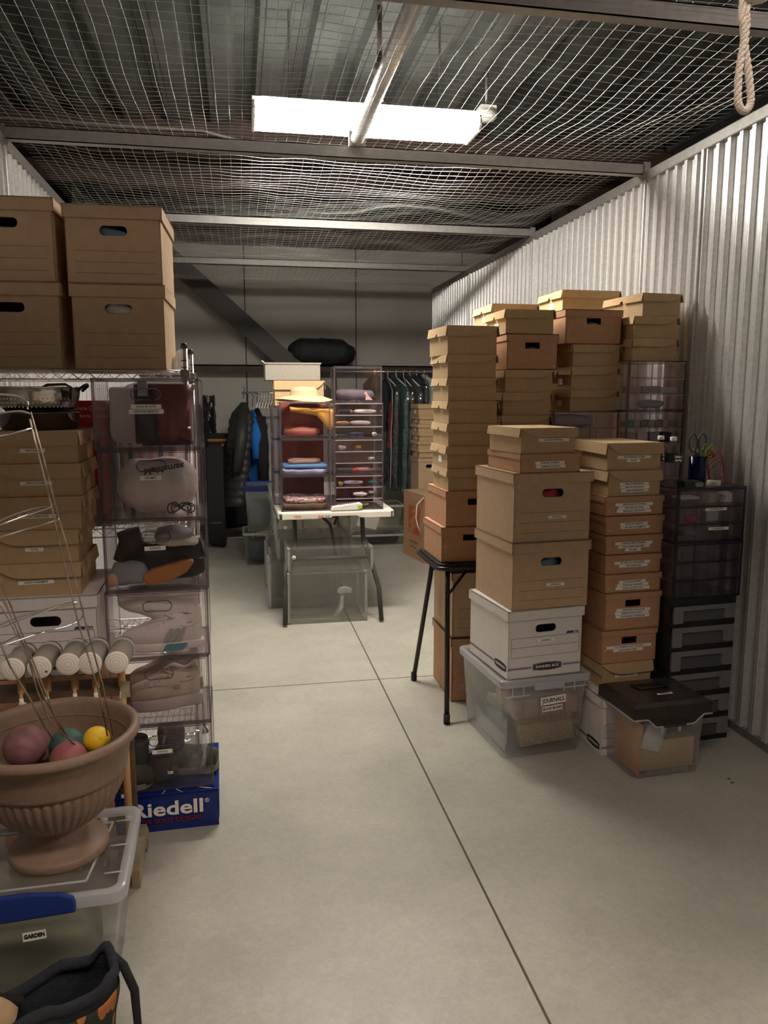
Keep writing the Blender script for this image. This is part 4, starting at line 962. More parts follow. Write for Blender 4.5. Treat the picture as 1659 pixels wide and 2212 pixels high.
prof = [(.0, 0), (.119, 0), (.121, .006), (.121, .018), (.116, .024), (.104, .028), (.085, .042), (.066, .056), (.062, .066), (.070, .078)]
MB().lathe(prof, n=64).build('foot', M_TERRA, pl)
prof = []
for i in range(11): u = i/10; prof.append((.066+.108*math.sin(u*PI/2)**.85, .076+.140*u**1.15))
MB().lathe(prof, n=240, rfun=lambda a, z: 1-.026*(1 if math.sin(a*48) > .45 else 0)).build('fluted_bowl', M_TERRA, pl)
prof = [(.172, .213), (.178, .216), (.179, .224), (.183, .25), (.188, .285), (.189, .303), (.203, .304), (.212, .308), (.214, .316), (.211, .325), (.202, .330), (.193, .327), (.188, .315), (.182, .27), (.170, .215), (.145, .14), (0, .14)]
MB().lathe(prof, n=72).build('rim', M_TERRA, pl)
MB().tube([(.184*math.cos(a), .184*math.sin(a), .285) for a in [q*PI/30 for q in range(60)]], .002, 5, closed=True).build('inner_ring', M_TERRA, pl)
zbase = .3615
M_BALLS = [mat('mauve_ball', (.22, .10, .105), .6, 0, 20, .25), mat('green_ball', (.055, .13, .12), .6, 0, 20, .3), mat('red_ball', (.30, .09, .09), .6, 0, 20, .25), mat('yellow_ball', (.80, .50, .02), .5, 0, 20, .06)]
for (px, py, yy, r, lb, mm) in ((55, 1612, 1.965, .053, 'dusty mauve bocce ball on the left in the planter', 0), (146, 1612, 2.04, .047, 'dark green bocce ball in the middle of the planter', 1), (148, 1640, 1.925, .045, 'faded red bocce ball in front of the green one in the planter', 2), (209, 1597, 1.985, .0335, 'small bright yellow ball at the right in the planter', 3)):
    p = P(px, py, y=yy); b = MB(); b.lathe([(r*math.sin(PI*i/16), -r*math.cos(PI*i/16)) for i in range(17)], n=32)
    o = tag(b.build('ball', M_BALLS[mm]), lb, 'ball', 'balls in the planter'); o.location = p
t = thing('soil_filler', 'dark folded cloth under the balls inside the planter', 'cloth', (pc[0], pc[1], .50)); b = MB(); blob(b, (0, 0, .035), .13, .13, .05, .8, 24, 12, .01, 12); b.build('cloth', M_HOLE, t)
# wire cages (rusty legs, shiny hoops)
def wire(b, pts, yy, r=.0021, mi=0):
    b.tube([P(px, py, y=y_) for (px, py), y_ in zip(pts, yy)], r, 6, mi)
cg = thing('wire_cage', 'taller rusty wire plant cage standing in the planter, hoops to the left', 'plant cage', (pc[0], pc[1], .55), group='wire plant cages in the planter')
def rel(o): return o
def cage(t, legs, hoops):
    org = Vector(t.location)
    for pts, yy in legs:
        b = MB(); b.tube([P(px, py, y=y_)-org for (px, py), y_ in zip(pts, yy)], .0021, 6); b.build('leg', M_CHROME_R, t)
    for pts, yy in hoops:
        q = [P(px, py, y=y_)-org for (px, py), y_ in zip(pts, yy)]
        # smooth
        s2 = []
        for i in range(len(q)-1):
            p0 = q[max(i-1, 0)]; p1 = q[i]; p2 = q[i+1]; p3 = q[min(i+2, len(q)-1)]
            for k in range(6):
                u = k/6; s2.append(.5*((2*p1)+(p2-p0)*u+(2*p0-5*p1+4*p2-p3)*u*u+(3*p1-p0-3*p2+p3)*u**3))
        b = MB(); b.tube(s2+[q[-1]], .0022, 6); b.build('hoop', M_CHROME, t)
cage(cg, [([(64, 905), (84, 985), (112, 1097), (128, 1170), (168, 1342), (215, 1500), (232, 1590)], [1.86, 1.86, 1.86, 1.87, 1.88, 1.92, 1.95]),
          ([(66, 890), (93, 985), (127, 1120), (145, 1180), (181, 1330), (222, 1480), (243, 1588)], [1.90, 1.90, 1.90, 1.90, 1.92, 1.95, 1.98])],
     [([(-40, 905), (0, 893), (40, 888), (66, 893)], [2.0, 1.96, 1.90, 1.86]), ([(-60, 855), (0, 852), (38, 856), (58, 866), (60, 884)], [2.04, 1.98, 1.93, 1.9, 1.88]), ([(-30, 945), (10, 940), (50, 930), (70, 925)], [1.7, 1.75, 1.8, 1.84]),
      ([(-60, 1146), (0, 1133), (60, 1112), (112, 1094)], [1.76, 1.8, 1.83, 1.86]), ([(-60, 1160), (0, 1125), (50, 1105), (90, 1094), (112, 1094)], [2.1, 2.05, 2.0, 1.93, 1.87]), ([(-60, 1180), (0, 1160), (60, 1142), (130, 1121)], [1.72, 1.76, 1.84, 1.9]),
      ([(-40, 1372), (20, 1350), (90, 1322), (150, 1303), (168, 1302)], [1.76, 1.8, 1.84, 1.87, 1.88]), ([(-40, 1368), (50, 1330), (168, 1302)], [2.05, 2.0, 1.9]), ([(-40, 1408), (20, 1390), (90, 1367), (140, 1355), (170, 1342), (181, 1327)], [1.74, 1.77, 1.8, 1.85, 1.9, 1.92])])
cg2 = thing('wire_cage', 'shorter rusty wire plant cage leaning left in the planter', 'plant cage', (pc[0], pc[1], .55), group='wire plant cages in the planter')
cage(cg2, [([(-40, 1170), (0, 1252), (28, 1320), (56, 1390), (88, 1470), (118, 1545), (137, 1592)], [1.80, 1.81, 1.83, 1.85, 1.88, 1.9, 1.93]), ([(-40, 1200), (0, 1278), (30, 1345), (62, 1420), (98, 1512), (150, 1600)], [1.84, 1.85, 1.86, 1.88, 1.9, 1.95]),
           ([(-50, 1320), (0, 1388), (22, 1440), (62, 1505), (98, 1572), (116, 1600)], [1.78, 1.8, 1.82, 1.85, 1.87, 1.9]), ([(-30, 1250), (20, 1340), (62, 1425), (80, 1490), (108, 1560), (165, 1612)], [1.9, 1.9, 1.9, 1.9, 1.9, 1.92])],
     [([(-30, 1400), (0, 1392), (42, 1372)], [1.78, 1.8, 1.84]), ([(-30, 1400), (0, 1396), (50, 1380)], [1.84, 1.84, 1.86])])
# ---------------------------------------------------------------- croquet set
ct = thing('croquet_stand', 'dark wooden croquet stand holding the mallets behind the planter', 'stand', (-.355, 2.30, 0))
b = MB(); b.prism([(0, .0), (.0, .06), (.05, .10), (.20, .10), (.25, .05), (.25, 0), (.20, 0), (.17, .035), (.08, .035), (.05, 0)], 'x', -.012, .012); b.build('foot', M_WOODE, ct)
MB().box(-.06, -.012, .06, .11, .035, .085).build('lower_rail', M_WOODD, ct)
b = MB().box(-.48, -.025, .10, .19, .595, .622); b.build('top_rail', M_WOODD, ct); MB().box(-.03, -.005, .12, .15, .06, .645).build('upright', M_WOODD, ct)
MB().box(-.50, -.02, .12, .15, .15, .19).build('middle_rail', M_WOODD, ct)
MB().box(-.030, -.003, .095, .10, .59, .64).build('end_plate', M_WOODE, ct)
nm = ['leftmost', 'second from the left', 'middle', 'second from the right', 'rightmost']
for k, (px, py) in enumerate(((27, 1446), (85, 1442), (147, 1435), (194, 1433), (252, 1431))):
    p = P(px, py, y=2.335); bandc = (M_WHITE,)
    t = thing('croquet_mallet', 'croquet mallet with a pale round wooden face, %s of five' % nm[k], 'mallet', (p.x, 2.335, 0), group='croquet mallets')
    L_ = .15; z = p.z
    MB().tube([(0, .003, z), (0, L_, z)], .0345, 28).build('head', mat('mallet_grey', (.30, .28, .24), .6), t)
    f = MB(); f.lathe([(0, -.004), (.030, -.004), (.0345, -.001), (.0345, .004)], (0, 0, 0), 32, axis='y'); fo = f.build('face', M_MFACE, t); fo.location = (0, .0, z)
    MB().lathe([(.0345, .0), (.038, .002), (.038, .012), (.0345, .014)], (0, L_-.03, z), 28, axis='y').build('rim_band', mat('rim_grey', (.45, .43, .38), .6), t)
    MB().tube([(0, L_/2, z-.02), (0.0, L_/2, .02)], .0115, 12).build('handle', M_WOOD, t)
    for zz_ in (z-.145, .17): MB().tube([(0, L_/2, zz_), (0, L_/2, zz_+.028)], .0122, 12).build('white_band', M_WHITE, t)
    if k == 1: MB().lathe([(.0035, -.005), (0, -.006)], (.02, 0, z-.012), 8, axis='y').build('knot', M_WOODD, t)
# ---------------------------------------------------------------- tote bag at the bottom left
bg = thing('tote_bag', 'open dark tote bag with orange green patterned side at the bottom left corner', 'bag', (-.495, 1.560, 0), math.radians(33))
def bagwall(u, v):
    a = 2*PI*u; rx, ry = .185+.03*v, .058+.010*v
    z = .245*v; x = rx*math.copysign(abs(math.cos(a))**.7, math.cos(a)); y = ry*math.copysign(abs(math.sin(a))**.7, math.sin(a))
    z += v*(.012*math.sin(3*a+1)+.01*math.sin(7*a)); p = Vector((x, y, z)); return p+bump3(p, 14, .012*v)
M_BAGP = mat('charcoal_canvas', (.022, .026, .032), .95, bump=.5, bs=90)
MB().grid(bagwall, 60, 16, 0, True, True).build('bag_wall', M_BAGP, bg, solid=.004)
MB().grid(lambda u, v: bagwall(u, .98)+Vector((.0, 0, 0))+Vector((.012*math.cos(2*PI*v)*math.cos(2*PI*u), .012*math.cos(2*PI*v)*math.sin(2*PI*u), .014*math.sin(2*PI*v)+.004)), 60, 9, 0, True, True).build('rolled_edge', M_BAGP, bg)
def leafm():
    m, N, L = nodes('orange_green_print'); b = N['Principled BSDF']; b.inputs['Roughness'].default_value = .85
    tc = N.new('ShaderNodeTexCoord'); mp = N.new('ShaderNodeMapping'); mp.inputs['Scale'].default_value = (34, 34, 12); L.new(tc.outputs['Object'], mp.inputs[0])
    v = N.new('ShaderNodeTexVoronoi'); v.inputs['Scale'].default_value = 1.0; L.new(mp.outputs[0], v.inputs['Vector'])
    r = N.new('ShaderNodeValToRGB'); r.color_ramp.interpolation = 'CONSTANT'; e = r.color_ramp.elements
    e[0].color = (.42, .15, .04, 1); e[1].position = .42; e[1].color = (.02, .03, .018, 1); q = r.color_ramp.elements.new(.7); q.color = (.03, .028, .02, 1)
    L.new(v.outputs['Distance'], r.inputs[0]); L.new(r.outputs[0], b.inputs['Base Color']); return m
MB().grid(lambda u, v: bagwall(.5+.5*u, .08+.77*v)*1.0+Vector((.006*math.cos(PI+PI*u), .006*math.sin(PI+PI*u), 0)), 40, 10, 0, True).build('patterned_panel', leafm(), bg, solid=.002)
b = MB(); b.tube([bagwall(.02, .93)+Vector((.010, 0, 0)), Vector((.222, -.03, .24)), Vector((.232, -.06, .19)), Vector((.222, -.09, .12)), bagwall(.90, .4)+Vector((.012, 0, 0))], .010, 8); b.build('strap', M_BLKF, bg)
b = MB(); b.tube([(-.16, .04, .235), (-.13, .05, .258), (-.08, .055, .265), (-.03, .05, .255), (.02, .03, .23)], .013, 8); b.build('handle', M_BLKF, bg)
t = thing('paper_bag', 'crumpled brown paper bag inside the dark tote', 'bag', (-.545, 1.545, .07)); b = MB(); blob(b, (0, 0, .10), .045, .035, .115, .55, 16, 12, .022, 22); b.build('bag', M_KRAFTL, t)
t = thing('dark_jacket', 'dark folded jacket inside the tote bag', 'clothing', (-.52, 1.57, .02)); b = MB(); blob(b, (0, 0, .07), .10, .07, .07, .6, 20, 12, .012, 14); b.build('cloth', M_BAGP, t)

# ---------------------------------------------------------------- file bin with smoky lid
YAF = math.radians(3.0)
fb = thing('file_bin', 'clear file bin with smoky brown lid in front of the drawer cart', 'bin', (1.655, 2.625+.15, 0), YAF)
w_, d_, h_ = .350, .275, .318
b = MB(); shell(b, -w_/2+.012, w_/2-.012, -d_/2+.01, d_/2-.01, .002, h_-.055, .013, .012); b.build('body', M_FROST, fb)
def zrim(x): 
    a = abs(x-.01); return .263 if a > .125 else (.228 if a < .085 else .228+(a-.085)/.04*.035)
xs_ = [-w_/2+(w_)*i/28 for i in range(29)]
b = MB(); b.prism([(x, zrim(x)) for x in xs_]+[(x, h_-.012) for x in reversed(xs_)], 'y', -d_/2-.004, -d_/2)
b.box(-w_/2, -w_/2+.004, -d_/2, d_/2, h_-.055, h_-.012); b.box(w_/2-.004, w_/2, -d_/2, d_/2, h_-.055, h_-.012); b.box(-w_/2, w_/2, d_/2-.004, d_/2, h_-.055, h_-.012)
ib = [(-w_/2, -d_/2), (w_/2, -d_/2), (w_/2, d_/2), (-w_/2, d_/2)]; it = [(-w_/2+.02, -d_/2+.02), (w_/2-.02, -d_/2+.02), (w_/2-.02, d_/2-.02), (-w_/2+.02, d_/2-.02)]
b.add([(u, v, h_-.012) for u, v in ib]+[(u, v, h_) for u, v in it], [(0, 1, 5, 4), (1, 2, 6, 5), (2, 3, 7, 6), (3, 0, 4, 7)])
front_ring = MB()
b.box(-w_/2+.02, w_/2-.02, -d_/2+.02, -.0, h_-.002, h_); b.box(-w_/2+.02, w_/2-.02, .075, d_/2-.02, h_-.002, h_); b.box(-w_/2+.02, -.07, 0, .075, h_-.002, h_); b.box(.075, w_/2-.02, 0, .075, h_-.002, h_)
b.box(-.07, .075, 0, .075, h_-.028, h_-.026)
b.build('lid', M_SMOKE, fb, 'smoky brown lid')
b = MB(); b.tube([(-.065, .06, h_+.002), (-.05, .018, h_+.004), (.055, .018, h_+.004), (.07, .06, h_+.002)], .007, 8); b.build('carry_handle', M_BLK, fb)
b = MB(); b.tube([(x, -d_/2-.006, zrim(x)-.003) for x in xs_], .0035, 6); b.tube([(-w_/2-.001, -d_/2, h_-.058), (-w_/2-.001, d_/2, h_-.058)], .0035, 6); b.build('white_rim', M_FROSTB, fb)
MB().box(-.045, .055, -d_/2-.012, -d_/2-.004, .222, .246).build('latch', M_SMOKE, fb); b = MB().box(-.055, -.048, -d_/2-.010, -d_/2, .20, .225); b.box(.025, .032, -d_/2-.010, -d_/2, .20, .225); b.build('latch_tabs', M_FROSTB, fb)
b = MB()
for k in range(22): b.box(-.085+k*.0085, -.085+k*.0085+.0035, -d_/2+.022, -d_/2+.027, .008, .030)
b.build('ribs', M_FROSTB, fb)
s_ = MB().box(-.035, .035, -.007, .007, 0, .0006).build('name_label', M_WHITE, fb); s_.location = (.02, -.045, h_+.0005); s_.rotation_euler = (0, 0, .03)
text('PERSONAL', .010, M_TEXT, s_, (0, 0, .0008), rot=(0, 0, 0), bold=.0002)
t = thing('folder', 'cream file folders standing in the lower half of the file bin', 'folder', in_bin(fb, .02, -.06, .012), YAF); MB().box(-.125, .125, -.02, .03, 0, .125).build('folder', mat('manila', (.68, .50, .30), .8), t)
t = thing('envelope', 'orange tan envelope standing at the left of the file bin', 'envelope', in_bin(fb, -.125, -.02, .012), YAF); o = MB().box(-.004, .004, -.09, .09, 0, .215).build('envelope', mat('orange_manila', (.62, .32, .10), .7), t); o.rotation_euler = (0, .04, 0)
t = thing('padded_envelope', 'small white padded envelope tilted in the file bin', 'envelope', in_bin(fb, -.065, -.085, .10), YAF); o = MB().box(-.045, .045, -.006, .006, 0, .11).build('envelope', mat('white_padded', (.78, .76, .76), .7), t, bevel=.005); o.rotation_euler = (0, .30, 0)
t = thing('document_case', 'grey plastic document case behind the folders in the file bin', 'case', in_bin(fb, .05, .0, .012), YAF); MB().box(-.09, .09, -.015, .02, 0, .165).build('case', mat('grey_case', (.18, .19, .21), .5), t)

# ---------------------------------------------------------------- drawer cart (black frame, frosted drawers) and smoky units on it
YAC = math.radians(4.0)
L = P(1452, 1297, y=2.905); wc = front_right(1598, 1285, L, YAC); c, s = math.cos(YAC), math.sin(YAC)
wc = min(wc, .325); dc = .32; hc = L.z
ccx, ccy = L.x+c*wc/2-s*dc/2, 2.905+s*wc/2+c*dc/2
cart = thing('drawer_cart', 'tall black drawer cart with six frosted drawers against the corrugated wall', 'drawers', (ccx, ccy, 0), YAC)
b = MB(); x0, x1, y0, y1 = -wc/2, wc/2, -dc/2, dc/2
b.box(x0, x0+.012, y0+.012, y1, 0, hc); b.box(x1-.012, x1, y0+.012, y1, 0, hc); b.box(x0, x1, y1-.008, y1, 0, hc)
rz_ = hc/6.35
for k in range(7):
    z = k*rz_*1.03+.0; zt = min(z+.022, hc)
    b.box(x0, x1, y0+.005, y1, z if k < 6 else hc-.030, zt if k < 6 else hc)
b.build('frame', M_BLK, cart)
hd = (hc-.030)/6
for k in range(6):
    z0 = k*rz_*1.03+.024; z1 = (k+1)*rz_*1.03-.002 if k < 5 else hc-.032
    xa, xb = x0+.014, x1-.014
    g = MB(); g.box(xa, xb, y0+.002, y0+.006, z0, z1); g.box(xa, xa+.003, y0+.004, y1-.02, z0, z1-.01); g.box(xb-.003, xb, y0+.004, y1-.02, z0, z1-.01); g.box(xa, xb, y0+.004, y1-.02, z0, z0+.003); dr = g.build('drawer', clear('frosted_dark', (.55, .53, .53), .3, .75, (.20, .19, .19)), cart)
    hh_ = z1-z0; g = MB(); g.prism([(xa-.004, z0-.004), (xa-.004, z1+.001), (xb+.004, z1+.001), (xb+.004, z0+.006), (xb-.04, z0+.006), (xb-.05, z0+.012), (xb-.05, z1-hh_*.26), (xa+.04, z1-hh_*.26), (xa+.04, z0-.004)], 'y', y0-.010, y0+.001)
    g.build('drawer_pull', M_FROSTD, dr, bevel=.002)
zz = hc+.0008
u1 = P(1458, 1174, y=2.905).z; u2 = P(1470, 1055, y=2.905).z
w2 = wc+.01
t = thing('desk_drawers', 'lower smoky clear three drawer unit on the black cart', 'drawers', (ccx+.004, ccy, zz), YAC, 'smoky clear drawer units'); clear_unit(t, w2, dc, u1-zz-.001, 3, cm=M_CLRG, em=M_CLRGE)
t2 = thing('desk_drawers', 'upper smoky clear three drawer unit labelled TAPE MEASURES and FLASHLIGHTS', 'drawers', (ccx+.002, ccy, u1+.0005), YAC, 'smoky clear drawer units'); clear_unit(t2, w2, dc, u2-u1-.001, 3, cm=M_CLRG, em=M_CLRGE)
hu = u2-u1; sticker(t2, .02, -dc/2-.0055, hu*.60, ['TAPE MEASURES'], w=.105); sticker(t2, .035, -dc/2-.0055, hu*.24, ['FLASHLIGHTS'], w=.10)
MB().box(-w2/2-.006, w2/2+.012, -dc/2-.006, dc/2, hu-.001, hu+.0015).build('top_plate', M_CLRG, t2); 
ZC = u2+.0022
def oncart(x, y, z): return in_bin(t2, x, y, z-u1-.0005)
def lay(name, label, cat, x, y, z, mbs, rz=0, group=None):
    t = thing(name, label, cat, oncart(x, y, z), YAC+rz, group)
    for (nm_, mb_, mm) in mbs: mb_.build(nm_, mm, t)
    return t
zd3 = u1+hu*.66; zd2 = u1+hu*.345; zd1 = u1+.012
lay('note_pad', 'blue edged note pads in the top smoky drawer', 'paper', -.075, -.09, zd3+.015, [('pad', MB().box(-.045, .045, -.03, .04, 0, .010), mat('blue_pad', (.04, .16, .36), .6)), ('paper', MB().box(-.045, .045, -.03, .04, .0105, .020), M_WHITE)])
lay('stapler', 'beige stapler in the top smoky drawer', 'stapler', .06, -.08, zd3+.006, [('base', MB().prism([(-.06, 0), (.06, 0), (.06, .02), (.03, .038), (-.06, .042)], 'y', -.018, .018), mat('beige_plastic', (.55, .48, .42), .5))], .5)
lay('tape_dispenser', 'white tape dispenser at the right of the top smoky drawer', 'tape', .115, -.10, zd3+.006, [('body', MB().prism([(-.02, 0), (.025, 0), (.025, .035), (.01, .045), (-.03, .045), (-.035, .035), (-.005, .03)], 'y', -.012, .012), M_WHITE)])
b = MB()
for k in range(9): b.tube([(-.05+.1*random.random(), -.12+.03*random.random(), 0), (.02+.06*random.random(), -.12+.05*random.random(), .006)], .0022, 5)
lay('pencil_bundle', 'orange red pencils lying in the top smoky drawer', 'pencils', -.06, .0, zd3+.008, [('pencils', b, mat('orange_red', (.62, .10, .03), .5))])
lay('tape_measure', 'small pink tape measure in the middle smoky drawer', 'tape measure', -.07, -.115, zd2+.004, [('case', MB().lathe([(.0, 0), (.024, 0), (.026, .004), (.026, .02), (.02, .026), (0, .026)], n=20), mat('hot_pink', (.60, .03, .13), .4))], 0)
lay('tape_measure', 'silver tape measure behind the TAPE MEASURES sticker', 'tape measure', .03, -.11, zd2+.004, [('case', MB().box(-.03, .03, -.02, .02, 0, .042), mat('silver_plastic', (.4, .42, .46), .3, .6))], 0)
g = MB().tube([(-.075, -.10, .014), (-.02, -.105, .014)], [.014, .010], 12); 
lay('flashlight', 'small metal flashlight in the lowest labelled smoky drawer', 'flashlight', .0, -.0, zd1+.003, [('barrel', g, mat('grey_metal', (.30, .36, .33), .3, .8))], 0)
lay('flashlight', 'black flashlight at the left of the lowest labelled smoky drawer', 'flashlight', -.035, .0, zd1+.003, [('barrel', MB().tube([(-.105, -.09, .016), (-.055, -.10, .016)], [.016, .012], 12), M_BLK)], 0)
# bottles
def bottle(label, x, y):
    t = thing('water_bottle', label, 'bottle', (x, y, ZC), 0, 'water bottles on the smoky drawers')
    pr = [(.0, 0), (.026, 0), (.030, .006), (.030, .02), (.028, .028), (.030, .036), (.028, .044), (.030, .052), (.028, .06), (.030, .068), (.028, .08), (.0305, .09), (.031, .10), (.031, .14), (.029, .15), (.022, .172), (.0125, .188), (.012, .196)]
    MB().lathe(pr, n=28).build('bottle', M_PET, t)
    MB().lathe([(.0135, .192), (.014, .194), (.014, .207), (.012, .209), (0, .209)], n=20).build('cap', M_WHITE, t)
    lo = MB().lathe([(.0316, .102), (.0316, .138)], n=28); lo.f = lo.f[:-2]; lo.mi = lo.mi[:-2]; lo.sm = lo.sm[:-2]
    lb = lo.build('wrap_label', mat('dark_green_label', (.015, .035, .02), .5), t)
    text('Poland', .014, M_WHITE, lb, (.008, -.0322, .127), rot=(PI/2, 0, .22), bold=.0006); text('Spring', .014, M_WHITE, lb, (.008, -.0322, .113), rot=(PI/2, 0, .22), bold=.0006)
    return t
p = P(1452, 1046, z=ZC) if ZC < HC else Vector((1.8, 2.95, ZC))
bx = P(1452, 1000, y=2.97).x
bottle('clear water bottle with dark green label on the smoky drawers, nearer one', bx, 2.97)
bottle('clear water bottle half hidden behind the shoe box labelled KEYS', P(1425, 1000, y=3.06).x, 3.06)
# cup with scissors
cx_ = P(1507, 1000, y=3.03).x
t = thing('pencil_cup', 'blue tinted glass cup holding scissors on the smoky drawers', 'cup', (cx_, 3.03, ZC))
MB().lathe([(.0, 0), (.034, 0), (.036, .01), (.038, .12), (.0355, .12), (.0335, .012), (0, .012)], n=28).build('cup', clear('blue_glass', (.10, .18, .60), .05), t)
def scissors(label, x, y, mat_h, tilt, sc=1.0, twist=0.0):
    t = thing('scissors', label, 'scissors', (x, y, ZC+.016), group='scissors in the blue cup'); t.rotation_euler = (.05, tilt, twist)
    b = MB().prism([(-.008*sc, .12*sc), (.0, 0), (.004, 0), (.006, .12*sc)], 'y', -.0015, .0015); b.build('blades', mat('blade_steel', (.6, .6, .6), .25, 1), t)
    for sg_ in (-1, 1):
        pts = [(sg_*.004, 0, .10*sc), (sg_*.008, 0, .125*sc)]+[(sg_*(.024+.019*math.cos(a))*sc, 0, (.165+.034*math.sin(a))*sc) for a in [(-2.2+q*.42)*(1 if sg_ > 0 else 1) for q in range(15)]]
        b = MB(); b.tube([(sg_*.004, 0, .09*sc), (sg_*.008, 0, .128*sc)], .006*sc, 8); b.tube([(sg_*(.022+.018*math.cos(a))*sc, 0, (.165+.038*math.sin(a))*sc) for a in [q*PI/8 for q in range(16)]], .0045*sc, 8, closed=True)
        b.build('handle_loop', mat_h, t)
scissors('large dark grey scissors standing in the blue cup', cx_-.008, 3.03, mat('grey_handle', (.07, .075, .06), .5), -.02, 1.0)
scissors('smaller scissors with yellow green handles in the blue cup', cx_+.014, 3.015, mat('lime_handle', (.22, .34, .03), .5), .12, .78)
b = MB()
for q in range(3): b.tube([(.03+.038*math.sin(a)+.004*q, -.01, .08+.055*math.cos(a)-.02*q+.01*math.sin(3*a)) for a in [k*PI/10 for k in range(20)]], .0022, 5, closed=True)
b.tube([(.0, 0, .125), (.014, -.01, .14), (.022, -.01, .12)], .006, 6); b.tube([(.006, 0, .15), (.018, -.01, .13), (.010, -.01, .115)], .005, 6)
o = tag(b.build('rope_loop', mat('orange_red_rope', (.34, .05, .015), .7, bump=.5, bs=300)), 'orange red cord loop hanging from the blue cup', 'cord'); o.location = (cx_+.03, 3.0, ZC)
px_ = P(1493, 1043, y=2.93).x
t = thing('calculator_case', 'black rounded pocket device lying beside the blue cup', 'device', (px_, 2.93, ZC), -.1)
b = MB(); b.prism(rrect(-.042, .042, 0, .026, .011, 5), 'y', -.03, .05) ; b.build('body', M_BLK, t, bevel=.002)
b = MB(); b.prism(rrect(.004, .040, .004, .022, .008, 5), 'y', -.0312, -.030); b.build('end_cap', mat('grey_perforated', (.22, .22, .22), .4), t)
px_ = P(1541, 1043, y=2.96).x
t = thing('tape_roll', 'small roll of white tape on the smoky drawers', 'tape', (px_, 2.96, ZC)); MB().lathe([(.014, 0), (.028, 0), (.029, .002), (.029, .020), (.028, .022), (.014, .022), (.014, 0)], n=28).build('roll', mat('cream_tape', (.62, .58, .5), .6), t)

# ---------------------------------------------------------------- clear drawers under towers C and D
def small_items(x0, x1, y, z, n, cols, hmax=.035, tagl='', grp=None):
    pass
wD = .305; xD = (MD[0][0][0]+MD[2][0][0])/2
xDr = P(1482, 800, y=YD-.02).x; 
nD = 7; hD = zd/nD
tn = ['lowest', 'second from the floor', 'third from the floor', 'fourth from the floor', 'fifth from the floor', 'sixth from the floor', 'topmost']
for k in range(nD):
    t = thing('desk_drawers', 'clear three drawer unit by the corrugated wall, %s' % tn[k], 'drawers', (xDr-wD/2, YD-.02+.16, k*hD), 0, 'clear drawer units by the wall'); clear_unit(t, wD, .32, hD-.001, 3 if k < 6 else 3)
# contents visible through D units
M_CON = [mat('con_rose', (.38, .24, .24), .7), mat('con_grey', (.30, .28, .28), .7), mat('con_mauve', (.22, .13, .15), .7), mat('con_pale', (.55, .48, .48), .7), mat('con_green', (.08, .22, .10), .6), mat('con_dark', (.03, .03, .03), .6)]
gz = (hD-.014)/3
def packet(x, z, sx, sz, mi, lb, y=YD+.02):
    o = tag(MB().box(-sx/2, sx/2, 0, .06, 0, sz).build('packet', M_CON[mi], bevel=.003), lb, 'packet', 'packets in the clear drawers by the wall'); o.location = (x, y, z)
xa = xDr-wD+.03
cn = ['rose', 'grey', 'dark mauve', 'pale', 'green', 'black']
wh = ['first', 'second', 'third', 'fourth', 'fifth', 'sixth', 'seventh', 'eighth']
z5 = 5*hD+.010+2*gz
for i in range(7): packet(xa+.012+.039*i, z5-hD*0-0, .034, .030+.006*(i % 2), (4, 0, 2, 1, 0, 3, 1)[i], '%s %s packet in the drawer with many packets, %s from left' % ('upright', cn[(4, 0, 2, 1, 0, 3, 1)[i]], wh[i]))
for i in range(4): packet(xa+.02+.065*i, z5-gz, .055, .050, (0, 3, 1, 5)[i], 'wider %s packet one drawer lower, %s from the left' % (cn[(0, 3, 1, 5)[i]], wh[i]))
for i, (x, sx, sz, mi) in enumerate(((.03, .07, .035, 0), (.12, .10, .035, 1), (.21, .10, .03, 3))): packet(xa+x, 6*hD+.010+gz, sx, sz, mi, '%s packet in the middle drawer of the top unit, %s from the left' % (cn[mi], wh[i]))
b = MB(); blob(b, (0, 0, .02), .07, .03, .02, .7, 18, 10, .008, 30); o = tag(b.build('cable_pouch', M_CON[1]), 'grey lumpy pouch in the lowest drawer of the topmost clear unit', 'pouch'); o.location = (xa+.14, YD+.06, 6*hD+.012)
nC = 3; hC = (zc-ZT)/nC; xC = P(1194, 900, y=YC-.02).x; wC = P(1337, 900, y=YC-.02).x-xC
for k in range(nC):
    t = thing('desk_drawers', 'clear drawer unit under the third tower, %s' % ('lowest', 'middle', 'topmost')[k], 'drawers', (xC+wC/2, YC-.02+.16, ZT+k*hC), 0, 'clear drawer units under the third tower'); clear_unit(t, wC, .32, hC-.001, 3)
b = MB(); blob(b, (0, 0, .03), .11, .08, .03, .6, 24, 10, .012, 20); o = tag(b.build('scarf', mat('rose_grey_cloth', (.30, .22, .23), .9)), 'rose grey cloth in the top drawer under the third tower', 'cloth'); o.location = (xC+.12, YC+.06, ZT+2*hC+.012+2*(hC-.014)/3)

# ---------------------------------------------------------------- far folding table
TX0, TX1, TY0, TY1, TZ = .238, 1.03, 5.10, 6.95, .745
tb = thing('folding_table', 'long cream plastic folding table loaded with clear drawers', 'table', (TX0, TY0, 0))
W_, D_ = TX1-TX0, TY1-TY0
b = MB(); b.prism(rrect(0, W_, 0, D_, .05, 6), 'z', TZ-.012, TZ); 
xs_ = [W_*i/30 for i in range(31)]
def lipz(x): return TZ-.045+(.016*max(0, min(1, (.14-abs(x-W_*.53))/.03)) if abs(x-W_*.53) < .14 else 0)
b.prism([(x, lipz(x)) for x in xs_[1:-1]]+[(x, TZ-.004) for x in reversed(xs_[1:-1])], 'y', -.001, .012)
b.box(0, .012, .03, D_-.03, TZ-.045, TZ-.004); b.box(W_-.012, W_, .03, D_-.03, TZ-.045, TZ-.004); b.box(.03, W_-.03, D_-.012, D_, TZ-.045, TZ-.004)
b.build('table_top', M_TABLE, tb, bevel=.004)
